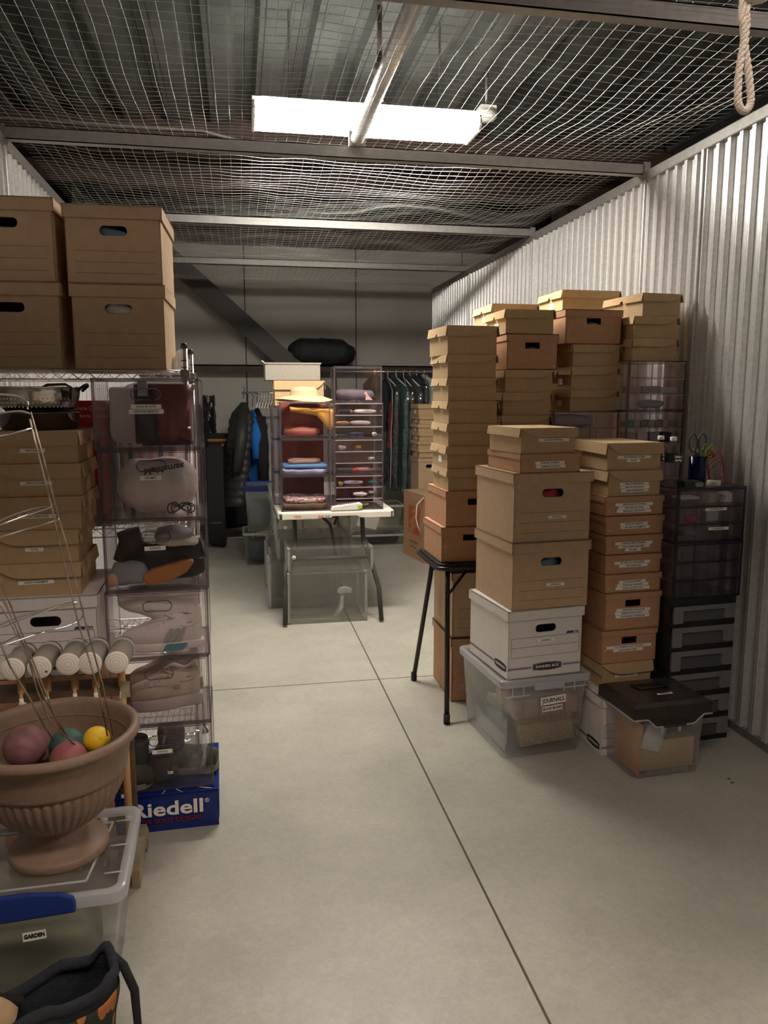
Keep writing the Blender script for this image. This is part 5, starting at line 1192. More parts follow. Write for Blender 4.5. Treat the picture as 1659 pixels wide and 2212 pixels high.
for x in (.0, W_):
    s = 1 if x == 0 else -1
for sy, yb in ((1, .14), (-1, D_-.14)):
    for sx in (0, 1):
        f = (lambda q: W_/2-.045+(q if sx else -q))
        g = MB(); g.tube([(f(.235), yb, TZ-.03), (f(.235), yb-sy*.06, TZ-.21), (f(.29), yb-sy*.16, TZ-.40), (f(.318), yb-sy*.21, TZ-.52), (f(.325), yb-sy*.265, .01)], .0165, 10); g.build('leg', M_LEGD, tb)
    MB().tube([(W_/2-.045-.268, yb-sy*.12, TZ-.32), (W_/2-.045+.268, yb-sy*.12, TZ-.32)], .013, 8).build('cross_bar', M_LEGD, tb)
    g = MB(); g.tube([(W_/2-.12, yb+sy*.14, TZ-.03), (W_/2-.03, yb+sy*.03, TZ-.11), (W_/2+.0, yb-sy*.12, TZ-.32)], .011, 8); g.tube([(W_/2+.06, yb+sy*.14, TZ-.03), (W_/2+.0, yb+sy*.03, TZ-.11)], .010, 8); g.build('folding_brace', M_LEGD, tb)
st = MB().box(.10, .36, -.0016, -.001, TZ-.036, TZ-.016).build('sticker', mat('sticker_white', (.66, .63, .58), .5), tb)
text('HDX', .020, mat('orange_print', (.75, .20, .04), .5), st, (.13, -.0018, TZ-.025), bold=.0008)
MB().box(.265, .305, -.0022, -.0016, TZ-.034, TZ-.022).build('orange_mark', mat('orange_print', (.75, .20, .04), .5), st)
b = MB()
for k in range(8): b.box(.315+k*.004, .3165+k*.004, -.0022, -.0016, TZ-.034, TZ-.020)
b.build('barcode', M_TEXT, st)
# drawers on it
YT = 5.17; h3 = (1.478-TZ)/3
c1x, c1w = (.262+.605)/2, .335
tl = [('patterned scarves', 'lowest'), ('blue and beige clothes', 'middle'), ('a yellow hat brim and bags', 'topmost')]
for k in range(3):
    t = thing('stacking_drawer', 'clear drawer with %s, %s in the left far table column' % tl[k], 'drawer', (c1x, YT+.17, TZ+k*h3), 0, 'clear drawers on the far table'); clear_unit(t, c1w, .34, h3-.001, 1, handle=False)
c2x, c2w = (.622+.965)/2, .335
for k in range(3):
    t = thing('desk_drawers', 'clear three drawer unit, %s in the right column on the far table' % ('lowest', 'middle', 'topmost')[k], 'drawers', (c2x, YT+.17, TZ+k*h3), 0, 'clear drawer units on the far table'); clear_unit(t, c2w, .34, h3-.001, 3)
for k in range(3):
    t = thing('stacking_drawer', 'clear drawer turned sideways behind the left column on the far table, %s' % ('lowest', 'middle', 'topmost')[k], 'drawer', (.236+.16, YT+.52, TZ+k*.235), 0, 'clear drawers turned sideways'); clear_unit(t, .33, .33, .234, 1, handle=False)
    b = MB()
    for yy in (-.10, .04): b.tube([(-.167, yy+u, v) for u, v in rrect(0, .05, .04, .195, .008, 3)], .002, 5, closed=True)
    b.build('side_grooves', M_CLRE, t)
# clear bin on top right
zt = 1.480
t = thing('shoe_case', 'clear drop front case with dark clothes on top of the right column', 'case', (.62+.185, YT+.20, TZ+3*h3+.001), math.radians(-3)); clear_unit(t, .325, .32, P(705, 790, y=YT).z-zt-.0, 1, handle=False)
t = thing('garment', 'grey sweater lying inside the clear case on the right column', 'clothing', (.80, YT+.20, zt+.012)); b = MB(); blob(b, (0, 0, .035), .13, .11, .035, .6, 26, 12, .015, 16); b.build('sweater', mat('grey_mauve_knit', (.12, .10, .12), .9), t)
t = thing('ribbon', 'pink and white ribbon at the front of the clear case', 'ribbon', (.87, YT+.06, zt+.012)); MB().prism([(-.02, 0), (.03, 0), (.0, .03), (-.015, .058), (-.03, .045), (-.015, .03)], 'y', -.006, .006).build('ribbon', mat('pink_cloth', (.65, .35, .34), .8), t)
# kraft shoe boxes & linen box
t = thing('shoe_box', 'pale kraft shoe box standing behind the sun hat', 'box', (.20+.20+.03, YT+.56, TZ+3*.235+.001), 0); shoe_box(t, .36, .30, 1.628-TZ-3*.235-.002, M_KRAFTL, 'R', notch=False); MB().lathe([(.012, 0), (.012, -.002)], (.0, -.1515, .105), 12, axis='y').build('finger_hole', M_PRINT, t)
t = thing('linen_box', 'grey linen covered box, topmost on the far table', 'box', (.19+.20, YT+.56, 1.629), 0)
M_LIN = mat('linen', (.33, .30, .255), .95, 0, 160, .12, bump=.4, bs=300)
MB().box(-.20, .19, -.155, .15, 0, .118).build('body', M_LIN, t, bevel=.004); b = MB().box(-.206, .196, -.160, .155, .113, .124); b.build('lid', M_LIN, t); MB().tube([(-.205, -.155, .122), (-.222, -.16, .135)], .004, 6).build('corner_tab', M_WHITE, t)
# hat
t = thing('sun_hat', 'yellow straw coloured bucket hat resting on the clear drawers', 'hat', (.44, YT+.165, TZ+3*h3+.001))
M_HAT = mat('yellow_cotton', (.52, .40, .25), .9, 0, 20, .08)
def hat(u, v):
    a = 2*PI*u
    pr = [(.02, .098), (.065, .094), (.088, .078), (.095, .05), (.10, .034), (.135, .028), (.175, .012), (.195, .003)]
    f = v*(len(pr)-1); i = min(int(f), len(pr)-2); q = f-i; r = pr[i][0]*(1-q)+pr[i+1][0]*q; z = pr[i][1]*(1-q)+pr[i+1][1]*q
    return Vector((r*math.cos(a)*1.0, r*math.sin(a)*.8, z+(.010*math.sin(2*a+.6)+.003)*(max(0, v-.5)*2)+.004))
b = MB(); b.grid(hat, 48, 22, 0, True, True); b.build('crown_and_brim', M_HAT, t, solid=.002)
t = thing('fabric_hat', 'folded mustard yellow hat inside the top clear drawer of the left column', 'hat', (.47, YT+.12, TZ+2*h3+.10))
b = MB()
b.grid(lambda u, v: Vector((-.13+.285*u, -.075+.15*v+.01*math.sin(9*u), .112-.02*u-.012*math.sin(5*u)*v)), 24, 10, 0, True)
b.grid(lambda u, v: Vector((-.135+.29*u, -.078-.012*math.sin(PI*v)+.006*math.sin(14*u), (.112-.02*u)*(1-v)+v*(.085-.05*u-.34*max(0, u-.62)**1.1+.35*max(0, u-.88)))), 28, 8, 0, True); b.build('hat', mat('mustard_cotton', (.55, .29, .06), .9), t, solid=.003)
t = thing('gift_bag', 'crumpled red brown bag at the bottom of the top clear drawer', 'bag', (.42, YT+.15, TZ+2*h3+.008)); b = MB(); blob(b, (0, 0, .035), .125, .10, .036, .7, 24, 12, .02, 16); b.build('bag', mat('rust_red_cloth', (.26, .07, .045), .6), t)
def cloths(label, x, y, z, layers, grp='clothes in the clear drawers'):
    t = thing('folded_clothes', label, 'clothing', (x, y, z), 0, grp); zz = 0
    for (w__, d__, h__, mt, nm__) in layers:
        b = MB(); blob(b, (random.uniform(-.005, .005), 0, zz+h__/2), w__/2, d__/2, h__/2, .45, 30, 12, .010, 16, seed=zz*50); b.build(nm__, mt, t); zz += h__*.9
M_MAR = mat('maroon_lining', (.10, .022, .03), .85); M_REDL = mat('red_lining', (.20, .035, .03), .85)
cloths('blue and beige folded clothes in the middle drawer of the left column', c1x, YT+.16, TZ+h3+.008, [(.30, .28, .035, mat('lavender', (.42, .42, .60), .9), 'lavender_shirt'), (.30, .28, .035, mat('denim_blue', (.10, .22, .40), .9), 'blue_shirt'), (.22, .22, .035, mat('tan_rose', (.40, .24, .18), .9), 'tan_shirt')])
cloths('patterned brown and white scarves in the lowest drawer of the left column', c1x, YT+.16, TZ+.008, [(.31, .28, .045, pattern_material('brown_print', (.30, .13, .05), (.10, .06, .05), 45, 'f1'), 'brown_scarf'), (.29, .26, .04, pattern_material('floral_print', (.35, .10, .12), (.60, .50, .45), 40, 'f1'), 'white_scarf')])
for k, (mt, nm_) in enumerate(((M_MAR, 'dark plum'), (M_REDL, 'brick red'), (M_REDL, 'deep red'))):
    t = thing('backing_cloth', '%s cloth standing against the back of a clear drawer in the left column' % nm_, 'cloth', (c1x, YT+.32, TZ+k*h3+.006)); b = MB(); b.grid(lambda u, v: Vector((-.155+.31*u, .006*math.sin(12*u), .005+(h3-.02)*v)), 24, 6, 0, True); b.build('cloth', mt, t, solid=.003)
# trays of small things in right column
M_VAR = [mat('v_lav', (.42, .34, .44), .6), mat('v_navy', (.03, .03, .08), .6), mat('v_wood', (.42, .24, .12), .5), mat('v_white', (.62, .56, .54), .5), mat('v_gold', (.45, .28, .05), .4), mat('v_silver', (.55, .53, .5), .3, .8), mat('v_red', (.45, .04, .03), .5), mat('v_pink', (.38, .2, .22), .6), mat('v_lime', (.45, .48, .06), .5), mat('v_teal', (.08, .30, .30), .5)]
vn = ['lavender', 'navy', 'wooden', 'white', 'gold', 'silver', 'red', 'pink', 'lime', 'teal']
rown = ['lowest', 'second lowest', 'third lowest', 'fourth', 'fifth', 'sixth', 'third from the top', 'second from the top', 'top']
items = [(0, .05, .05, 7), (0, .16, .16, 5), (1, .17, .10, 3), (1, .19, .02, 8), (1, .26, .05, 5), (2, .035, .03, 8), (2, .13, .14, 0), (2, .27, .06, 9), (3, .14, .04, 6), (3, .21, .15, 7), (4, .25, .05, 5), (5, .05, .05, 3), (5, .045, .03, 4), (5, .17, .05, 4), (6, .27, .03, 3), (6, .15, .12, 1), (7, .05, .09, 2), (7, .18, .15, 3), (8, .07, .08, 1), (8, .08, .10, 2), (8, .22, .16, 3)]
cnt = {}
for (rw, x, sx, mi) in items:
    z = TZ+(rw//3)*h3+.010+(rw % 3)*(h3-.014)/3; b = MB(); key = (rw, mi); q = cnt.get(rw, 0); cnt[rw] = q+1
    blob(b, (0, 0, .014), sx/2, .03, .013, .7, 16, 8, .004, 40, seed=x*9)
    o = tag(b.build('trinket', M_VAR[mi]), 'small %s item, %s slim drawer, right far table column, place %s' % (vn[mi], rown[rw], ('one', 'two', 'three')[q]), 'trinket', 'small things in the slim drawers'); o.location = (c2x-c2w/2+x+.012, YT+.05+.045*q, z+.003)
for k in range(3):
    t = thing('backing_cloth', 'olive brown cloth at the back of a unit in the right column, %s' % ('lowest', 'middle', 'topmost')[k], 'cloth', (c2x, YT+.30, TZ+k*h3+.012)); b = MB(); b.grid(lambda u, v: Vector((-.15+.30*u, .006*math.sin(12*u), .005+(h3-.03)*v)), 24, 6, 0, True); b.build('cloth', mat('olive_mauve', (.13, .10, .08), .85) if k else M_MAR, t, solid=.003)
# label maker
t = thing('label_maker', 'white handheld label maker with lime end at the edge of the far table', 'device', (.70, 5.145, TZ+.002), .05)
b = MB(); b.prism([(-.105, .004), (-.095, .030), (.0, .044), (.095, .052), (.11, .045), (.105, .012), (.08, .006)], 'y', -.028, .028); b.build('body', mat('device_white', (.75, .73, .68), .4), t, bevel=.005)
MB().box(.075, .108, -.0285, -.0275, .014, .036).build('lime_end', mat('lime_plastic', (.42, .50, .02), .4), t, 'lime green end'); MB().box(-.09, .09, -.026, .026, -.001, .006).build('base', mat('device_grey', (.15, .15, .15), .5), t)
b = MB()
for k in range(8): b.box(-.05+k*.016, -.042+k*.016, -.01, .012, .041+k*.0011, .046+k*.0011)
b.build('keys', mat('device_grey', (.15, .15, .15), .5), t)

# ---------------------------------------------------------------- clear bins under and beside the far table
def frame_bin(label, x0, x1, y0, y1, z0, z1, front='x', grp='clear cases under the far table', body=M_BINC):
    """clear case with pale rims on its left end"""
    t = thing('clear_case', label, 'case', ((x0+x1)/2, (y0+y1)/2, z0), 0, grp); w_, d_, h_ = x1-x0, y1-y0, z1-z0
    b = MB(); b.box(-w_/2, w_/2, -d_/2, -d_/2+.003, 0, h_); b.box(-w_/2, w_/2, d_/2-.003, d_/2, 0, h_); b.box(w_/2-.003, w_/2, -d_/2, d_/2, 0, h_); b.box(-w_/2, w_/2, -d_/2, d_/2, h_-.003, h_); b.box(-w_/2, w_/2, -d_/2, d_/2, 0, .003); b.build('case', body, t)
    e = .012
    for xx in (-w_/2-.004, w_/2-.014):
        b = MB(); b.box(xx, xx+.016, -d_/2, -d_/2+e, 0, h_); b.box(xx, xx+.016, d_/2-e, d_/2, 0, h_); b.box(xx, xx+.016, -d_/2, d_/2, h_-e, h_); b.box(xx, xx+.016, -d_/2, d_/2, 0, e)
        b.build('rim', M_BINE, t)
    MB().box(-w_/2-.006, -w_/2-.001, -d_/2+e+.004, d_/2-e-.004, e+.004, h_-e-.004).build('door', M_FROST, t)
    return t
t = frame_bin('large clear case standing at the front under the far table', .292, .822, 5.02, 5.42, 0.0, .345)
b = MB(); blob(b, (.12, -.15, .21), .055, .018, .022, .8, 18, 10, .01, 30); b2 = MB(); b2.tube([(.05, -.18, .04), (.09, -.185, .10), (.10, -.18, .18)], [.012, .018, .01], 8); b.build('tissue_scrap', M_POLY, t); b2.build('tissue_scrap', M_POLY, t)
c3_ = frame_bin('clear case numbered 3 resting on the large one under the far table', .300, .87, 5.06, 5.46, .348, .505)
t3 = frame_bin('clear case numbered 1, topmost under the far table', .232, .76, 5.36, 5.78, .520, .672)
frame_bin('clear case just beneath the one numbered 1 under the far table', .25, .78, 5.47, 5.80, .348, .518)
for (x, z, n_, pp) in ((.335, .45, '3', c3_), (.30, .605, '1', t3)):
    o = MB().lathe([(0, -.001), (.013, -.001), (.013, 0)], n=18, axis='y').build('number_sticker', M_WHITE, pp); o.location = Vector((x, pp.location.y-(.20 if n_ == '3' else .21), z))-Vector((pp.location.x, pp.location.y, pp.location.z))
    text(n_, .018, M_TEXT, o, (0, -.0015, 0))
bn = ['nearest', 'second', 'third', 'fourth', 'farthest']
for k in range(4):
    frame_bin('tall clear case at the left edge under the far table, %s in its row' % bn[k], .18+.02*(k % 2), .70, 5.44+k*.30, 5.72+k*.30, 0, .345)
t = thing('storage_bin', 'clear storage bin with blue lid behind the far table', 'bin', (.17, 7.15, .30), 0); tote(t, .30, .42, .42, M_FROST, M_BLUEP, .02, .02, lidh=.05)
t = thing('storage_bin', 'smoky clear bin beneath the blue lidded one', 'bin', (.16, 7.12, 0), 0); tote(t, .32, .44, .298, M_BINC, M_BINE, .02, .02)
t = thing('garment', 'dark grey clothes inside the bin beneath the blue lid', 'clothing', (.16, 7.12, .012)); b = MB(); blob(b, (0, 0, .10), .11, .15, .10, .5, 18, 10, .01, 14); b.build('clothes', mat('slate_cloth', (.07, .09, .11), .9), t)
t = thing('garment', 'pale blue clothes inside the blue lidded bin', 'clothing', (.17, 7.15, .315)); b = MB(); blob(b, (0, 0, .13), .10, .15, .13, .5, 18, 10, .01, 14); b.build('clothes', mat('pale_slate_cloth', (.22, .25, .28), .9), t)
t = thing('storage_bin', 'large clear storage bin with papers on the floor under the suits', 'bin', (1.36, 7.80, .12), 0); tote(t, .56, .42, .30, M_BINC, M_BINE, .05, .03, recess=False)
t = thing('storage_bin', 'low grey clear bin at the bottom under the suits', 'bin', (1.37, 7.84, 0), 0); tote(t, .62, .46, .118, M_BINC, M_BINE, .03, .03)
t = thing('paper_stack', 'white papers slanted inside the clear bin under the suits', 'paper', (1.27, 7.74, .25), 0); o = MB().box(-.09, .12, -.005, .005, -.08, .07).build('papers', M_WHITE, t); o.rotation_euler = (.2, .25, 0)
t = thing('garment', 'dark clothes filling the low bin under the suits', 'clothing', (1.37, 7.84, .012)); b = MB(); blob(b, (0, 0, .045), .24, .17, .045, .5, 20, 10, .01, 14); b.build('clothes', M_BLKF, t)
# moving box with orange logo
hx = thing('moving_box', 'brown moving box with orange logo standing right of the far table', 'box', (1.715, 6.973, 0), math.radians(9.8))
W2, D2, H2 = .26, .52, .625
MB().box(-W2/2, W2/2, -D2/2, D2/2, 0, H2).build('body', M_KRAFTR, hx, bevel=.003)
MB().box(-W2/2-.001, W2/2+.001, -D2/2+.0, D2/2, H2-.002, H2+.002).build('top_flaps', M_KRAFT, hx)
lg = MB().box(-W2/2-.0012, -W2/2-.0004, -.13, .13, .24, .50).build('logo_square', mat('logo_orange', (.55, .11, .03), .6), hx)
for k, tx in enumerate(('THE', 'HOME', 'DEPOT')): text(tx, .075 if k else .05, M_KRAFTR, lg, (-W2/2-.0016, .0-.0, .45-.075*k), rot=(PI/2, -.5, -PI/2), bold=.003)
text('Heavy Duty', .04, M_PRINT, hx, (-W2/2-.001, 0, .16), rot=(PI/2, 0, -PI/2)); text('Moving Box', .03, M_PRINT, hx, (-W2/2-.001, 0, .11), rot=(PI/2, 0, -PI/2))
b = MB(); b.tube([Vector((-.03, -.20, H2-.03)), Vector((-.10, -.235, H2-.02)), Vector((-.16, -.245, H2-.08)), Vector((-.17, -.25, H2-.20)), Vector((-.15, -.25, H2-.28)), Vector((-.125, -.25, H2-.33))], .006, 8); o = tag(b.build('cable', mat('cream_cable', (.62, .58, .48), .5)), 'cream cable hooked over the moving box with orange logo', 'cable'); o.location = (1.72, 6.96, 0)
# far shoe box column on cartons
xs0, xs1 = 1.755, 1.985; YF = 7.45
t = thing('carton', 'brown carton on the floor under the far shoe box column', 'box', ((xs0+xs1)/2, YF+.17, 0)); kraft_carton(t, .26, .34, .545)
t = thing('file_box', 'kraft file box with a white tag in the far shoe box column', 'box', ((xs0+xs1)/2, YF+.17, .547)); file_box(t, .27, .34, .36, M_KRAFTF, printed=False)
zf = .909; fl = [.085, .075, .085, .085, .08, .12]
fn_ = ['lowest', 'second', 'third', 'fourth', 'fifth', 'topmost']
for k in range(6):
    t = thing('shoe_box', 'small kraft shoe box in the far column beside the suits, %s' % fn_[k], 'box', ((xs0+xs1)/2-.01*(k % 2), YF+.17, zf), 0, 'shoe boxes of the far column'); shoe_box(t, .24, .32, fl[k]-.001, M_KRAFT, 'R', side_label=True); zf += fl[k]
# ---------------------------------------------------------------- clothes rails, suits, jackets
RY = 8.05
zr = P(870, 803, y=RY).z
t = thing('clothes_rack', 'chrome clothes rail carrying suits in clear garment bags', 'rack', (1.0, RY, 0))
MB().tube([(.0, 0, zr), (1.14, 0, zr)], .0115, 10).build('rail', M_CHROME, t)
for x in (0, 1.14): g = MB(); g.tube([(x, 0, zr), (x, 0, .03)], .0115, 10); g.tube([(x, -.2, .02), (x, .2, .02)], .0115, 8); g.build('leg', M_CHROME, t)
def hanger(t, z, m=M_WHITE, w_=.2, yaw=PI/2, dx=0):
    c, s = math.cos(yaw), math.sin(yaw)
    b = MB(); b.tube([(dx+0, 0, z-.055), (dx, 0, z-.03), (dx+.018*c, .018*s, z-.008), (dx, 0, z+.0135), (dx-.016*c, -.016*s, z-.002)], .0035, 6)
    b.tube([(dx-w_*c, -w_*s, z-.15), (dx, 0, z-.058), (dx+w_*c, w_*s, z-.15)], .005, 6); b.build('hanger', m, t)
def suit(label, x, col, top, bot, wdt=.05, bag=True, name='garment_bag', accent=None, tilt=0, tw=.6):
    """garment on a hanger, shoulders at an angle to the rail"""
    t = thing(name, label, 'garment', (x, RY, 0), tw, 'suits in garment bags')
    hanger(t, zr, M_WHITE, .165)
    zt_ = zr-.022; H_ = zt_-bot
    def fn(k, e=0.0):
        def f(u, v):
            a = 2*PI*u; sh_ = min(1, .18+v*9) if v < .09 else 1
            ry = (.21+e)*sh_*(1-.10*v+.03*math.sin(6*v)); rx = (wdt+e)*(.55+.45*min(1, v*6))
            z = zt_-H_*v*(1 if True else 1)-.06*abs(math.sin(a))**2*(1-v)
            p = Vector((rx*math.cos(a)*(1+.12*math.sin(9*a+4*v)), ry*math.sin(a), z)); return p+bump3(p+Vector((x*7, 0, 0)), 9, .012)
        return f
    MB().grid(fn(0), 30, 18, 0, True, True).build('suit', col, t)
    if accent: b = MB().box(-wdt*1.02, -wdt*.6, -.12, -.06, bot+H_*.35, bot+H_*.75); b.build('lapel', accent, t)
    if bag: MB().grid(fn(1, .018), 30, 18, 0, True, True).build('clear_cover', M_BAGC, t); b = MB(); b.tube([fn(1, .02)(.62, v/8) for v in range(9)], .004, 5); b.build('zip_edge', mat('pale_edge_highlight', (.5, .5, .5), .4) if .3 < tw < .34 or .26 < tw < .29 else M_BLK, t)  # pale tube on two covers is a highlight put into the colour
S_N = mat('navy_suit', (.012, .015, .026), .9); S_K = mat('black_suit', (.012, .012, .014), .9); S_G = mat('grey_suit', (.05, .052, .058), .9); S_T = mat('teal_suit', (.01, .06, .065), .85); S_R = mat('red_lapel', (.38, .02, .02), .8)
sl = [(810, S_N, 560, 'navy suit on a white hanger beside the clear drawers'), (838, S_K, 1050, 'long black suit with red lining in a clear garment bag'), (856, S_T, 1060, 'teal edged dark suit in the middle of the rail'), (872, S_K, 1055, 'black suit in a garment bag with a pale edge'), (886, S_G, 1060, 'charcoal suit in a clear garment bag right of the middle'), (900, S_N, 930, 'navy suit half hidden by the shoe box columns'), (916, mat('pale_shirt', (.5, .5, .48), .9), 900, 'pale shirt in a clear bag at the right end of the rail')]
for i, (px, cm_, pb, lb) in enumerate(sl):
    x = P(px, 850, y=RY).x; bot = P(px, pb if pb > 900 else 930, y=RY).z
    suit(lb, x, cm_, zr, bot, .04, bag=(i != 0), accent=S_R if i == 1 else None, tw=(.5, .32, .45, .28, .4, .35, .3)[i])
# left rack
zr2 = P(540, 849, y=RY).z; xr0 = P(522, 849, y=RY).x
t = thing('clothes_rack', 'short chrome clothes rail with jackets at the far left', 'rack', (xr0, RY, 0))
MB().tube([(0, 0, zr2), (.62, 0, zr2)], .0115, 10).build('rail', M_CHROME, t)
for x in (.055, .60): g = MB(); g.tube([(x, 0, zr2), (x, 0, .08)], .0115, 10); g.tube([(x, -.22, .07), (x, .22, .07)], .0115, 8); g.tube([(x, -.2, .07), (x, -.2, .02)], .02, 8); g.tube([(x, .2, .07), (x, .2, .02)], .02, 8); g.build('leg', M_CHROME, t)
hg = P(555, 870, y=RY).x
for i in range(7):
    t = thing('coat_hanger', 'empty white hanger on the short rail, %s from the left' % wh[i], 'hanger', (hg+.02+.028*i, RY, 0), 0, 'empty hangers on the short rail'); hanger(t, zr2, M_WHITE, .17, PI/2-.2)
def jacket(label, px, top, bot, m, wdt, dp, quilt=0, tw=.5, z0x=0, lean=0.0):
    x = P(px, 900, y=RY).x; zt_ = P(px, top, y=RY).z; zb_ = P(px, bot, y=RY).z; H_ = zt_-zb_
    t = thing('jacket', label, 'jacket', (x, RY, 0), tw, None)
    def f(u, v):
        a = 2*PI*u; sh_ = min(1, .25+v*4.5) if v < .17 else 1
        q = 1+(quilt*abs(math.sin(v*PI*13)) if quilt else 0)
        p = Vector((wdt*math.cos(a)*sh_*q-lean*v, dp*math.sin(a)*sh_*q, zt_-H_*v)); return p+bump3(p, 8, .014)
    MB().grid(f, 34, 60 if quilt else 24, 0, True, True).build('body', m, t)
    b = MB(); b.tube([(-wdt*.6, -dp*.55, zt_-.10), (-wdt*.9-lean*.3, -dp*.95, zt_-H_*.35), (-wdt*1.1-lean*.6, -dp*1.0, zt_-H_*.66)], [.06, .062, .05], 14); b.build('sleeve', m, t)
    b = MB(); b.tube([(0, 0, zt_+.03), (0, 0, zt_+.10), (.02, 0, zt_+.13), (0.0, 0, zt_+.15)], .004, 6); b.build('hanger', M_BLUEP, t)
jacket('long charcoal quilted puffer coat on the short rail', 527, 868, 1088, mat('charcoal_nylon', (.030, .030, .028), .55), .09, .20, .10, .45, lean=.16)
jacket('bright blue fleece jacket behind the puffer coat', 546, 885, 1040, mat('bright_blue_fleece', (.01, .14, .50), .85), .035, .17, 0, .4)
jacket('black long coat right of the blue fleece', 556, 880, 1110, S_K, .05, .18, 0, .5)
# rolling bag, garbage bag, black crate pile
x = P(467, 1100, y=7.9).x
t = thing('rolling_bag', 'tall black rolling duffel standing at the far left', 'bag', (x, 7.95, 0))
b = MB(); b.prism(rrect(-.085, .085, .03, 1.02, .05, 5), 'y', -.16, .16); b.build('body', M_BLKF, t, bevel=.02)
for sx in (-1, 1): MB().lathe([(.012, -.012), (.04, -.012), (.043, 0), (.04, .012), (.012, .012)], (.055, sx*.12, .045), 18, axis='y').build('wheel', M_BLK, t)
MB().box(-.05, .05, -.17, -.16, .25, .27).build('zip', M_STEEL_D, t)
x = P(451, 950, y=8.2).x; zt_ = P(451, 855, y=8.2).z; zb_ = P(451, 1040, y=8.2).z
b = MB(); b.grid(lambda u, v: Vector((.075*math.cos(2*PI*u)*(1-.1*v), .10*math.sin(2*PI*u), zb_+(zt_-zb_)*v))+bump3(Vector((math.cos(2*PI*u), math.sin(2*PI*u), v*7)), 2.1, .022), 40, 30, 0, True, True)
M_GARB = mat('black_poly', (.010, .010, .012), .18, bump=1.0, bs=22)
for k_ in range(40): pass
b.build('garbage_bag', M_GARB); gbg = bpy.data.objects['garbage_bag']; tag(gbg, 'tall glossy black garbage bag hanging by the back wall', 'bag'); gbg.location = (x, 8.45, 0)
t = thing('gym_bag', 'black bag with orange trim standing by the back wall', 'bag', (P(478, 1000, y=8.4).x, 8.45, 0))
zt_ = P(478, 937, y=8.4).z
b = MB(); b.prism(rrect(-.13, .14, .32, zt_, .03, 4), 'y', -.14, .14); b.build('body', M_BLKF, t, bevel=.02)
M_ORT = mat('orange_trim', (.35, .12, .02), .8)
b = MB(); z1_ = P(478, 950, y=8.3).z; b.box(-.13, .14, -.146, -.14, z1_-.018, z1_+.010); b.tube([(-.13, -.146, zt_-.23), (-.08, -.15, zt_-.25), (-.03, -.15, zt_-.30), (.05, -.15, zt_-.31), (.14, -.15, zt_-.30)], .011, 6); b.tube([(-.13, -.146, zt_-.23), (.14, -.15, zt_-.235)], .010, 6); b.build('trim', M_ORT, t, 'orange trim'); MB().box(.01, .035, -.15, -.14, z1_-.07, z1_-.04).build('orange_tag', M_ORT, t)
t = thing('gym_bag', 'black duffel bag low behind the rolling duffel', 'bag', (P(515, 1100, y=8.4).x, 8.42, .12)); b = MB(); blob(b, (0, 0, .12), .20, .14, .12, .6, 26, 12, .01, 12); b.build('body', M_BLKF, t)
t = thing('low_bench', 'dark low bench under the black duffel bags', 'bench', (P(500, 1110, y=8.4).x-.05, 8.42, 0)); MB().box(-.28, .32, -.15, .15, .10, .12).build('top', M_STEEL_D, t)
for x_ in (-.26, .29):
    for y_ in (-.13, .13): MB().box(x_, x_+.02, y_-.01, y_+.01, 0, .10).build('leg', M_STEEL_D, t)
MB().box(-.135, .145, -.13, .13, .0, .0)
b = MB(); b.box(-.13, .14, -.14, .14, 0, .32)
t = thing('storage_crate', 'dark crate under the bag with orange trim', 'crate', (P(478, 1000, y=8.4).x, 8.45, .121)); MB().box(-.13, .14, -.13, .13, 0, .197).build('crate', M_BLK, t, bevel=.01)
# duffle on the girt
a_, b_ = P(622, 770, y=8.42), P(773, 784, y=8.42)
t = thing('duffel_bag', 'black duffel bag lying on the dark steel ledge of the back wall', 'bag', ((a_.x+b_.x)/2, 8.56, 1.851))
hgt = P(700, 729, y=8.45).z-1.851
def duf(u, v):
    x_ = -.5+u; a = 2*PI*v; env = min(1, (.5-abs(x_))*5)**.4; top = 1-.25*max(0, x_+.0)-.2*max(0, -x_-.3)
    q = Vector((x_*(b_.x-a_.x), .17*env*math.cos(a), hgt*.5*top+hgt*.5*top*env*math.copysign(abs(math.sin(a))**.7, math.sin(a)))); return q+bump3(q, 9, .016)
b = MB(); b.grid(lambda u, v: duf(v, u), 28, 34, 0, True, True); b.build('body', mat('black_nylon_soft', (.010, .011, .012), .7, bump=.5, bs=14), t)
b = MB(); b.tube([duf(.25, .62)+Vector((0, -.01, 0)), duf(.5, .66)+Vector((0, -.03, .0)), duf(.75, .62)+Vector((0, -.01, 0))], .010, 6); b.build('strap', M_BLKF, t)
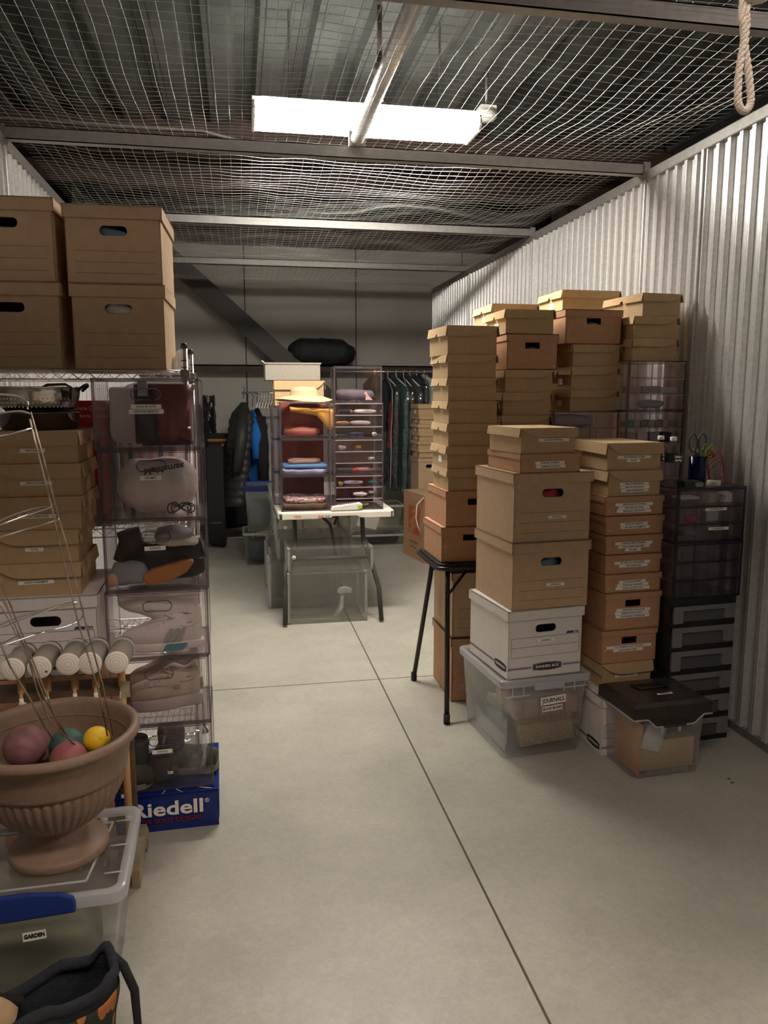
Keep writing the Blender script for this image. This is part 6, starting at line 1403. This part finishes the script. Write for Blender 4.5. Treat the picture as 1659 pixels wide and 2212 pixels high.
# ---------------------------------------------------------------- door pull rope
o0 = P(1607, 245, y=1.2)
t = thing('pull_rope', 'twisted cream pull rope loop hanging at the top right', 'rope', (o0.x, 1.2, 2.10))
def rope(b, pts, r):
    q = [Vector(p) for p in pts]; s2 = []
    for i in range(len(q)-1):
        p0 = q[max(i-1, 0)]; p1 = q[i]; p2 = q[i+1]; p3 = q[min(i+2, len(q)-1)]
        for k in range(14):
            u = k/14; s2.append(.5*((2*p1)+(p2-p0)*u+(2*p0-5*p1+4*p2-p3)*u*u+(3*p1-p0-3*p2+p3)*u**3))
    s2.append(q[-1]); prev = None; S = [[], [], []]
    for i, p in enumerate(s2):
        tg = (s2[min(i+1, len(s2)-1)]-s2[max(i-1, 0)]).normalized()
        u = Vector((0, 1, 0)); u = (u-tg*u.dot(tg)).normalized(); v = tg.cross(u)
        for k in range(3): an = i*.42+k*2*PI/3; S[k].append(p+(u*math.cos(an)+v*math.sin(an))*r*.5)
    for k in range(3): b.tube(S[k], r*.60, 7)
zb0 = 2.10
def rp(px, py): q = P(px, py, y=1.2); return (q.x-o0.x, 0, q.z-zb0)
b = MB(); rope(b, [(0, 0, .22), rp(1605, 0), rp(1606, 60), rp(1607, 90), rp(1600, 130), rp(1595, 175), rp(1594, 215), rp(1599, 233), rp(1608, 240), rp(1617, 233), rp(1622, 215), rp(1619, 175), rp(1614, 135), rp(1609, 95), rp(1613, 50), rp(1615, 0), (.006, 0, .22)], .0058)
b.build('rope', mat('cream_rope', (.74, .66, .56), .85, bump=.5, bs=400), t)
b = MB(); blob(b, (0.002, 0, .052), .022, .020, .016, .9, 20, 12, .004, 60); b.build('knot', mat('cream_rope', (.66, .56, .46), .85), t)
b = MB().tube([(XL+.1, 1.35, 2.52), (XR-.1, 1.35, 2.52)], .13, 24); o = b.build('rolled_door', M_GALV_D); tag(o, 'rolled up steel door curtain above the doorway', 'door')
# small scuffs and scraps on the floor
b = MB()
for (px, py) in ((1575, 1682), (1582, 1690)): q = P(px, py, z=0); b.box(q.x-.008, q.x+.006, q.y-.006, q.y+.004, 0.0, .0006)
struct('trim_15', b, M_JOINT)
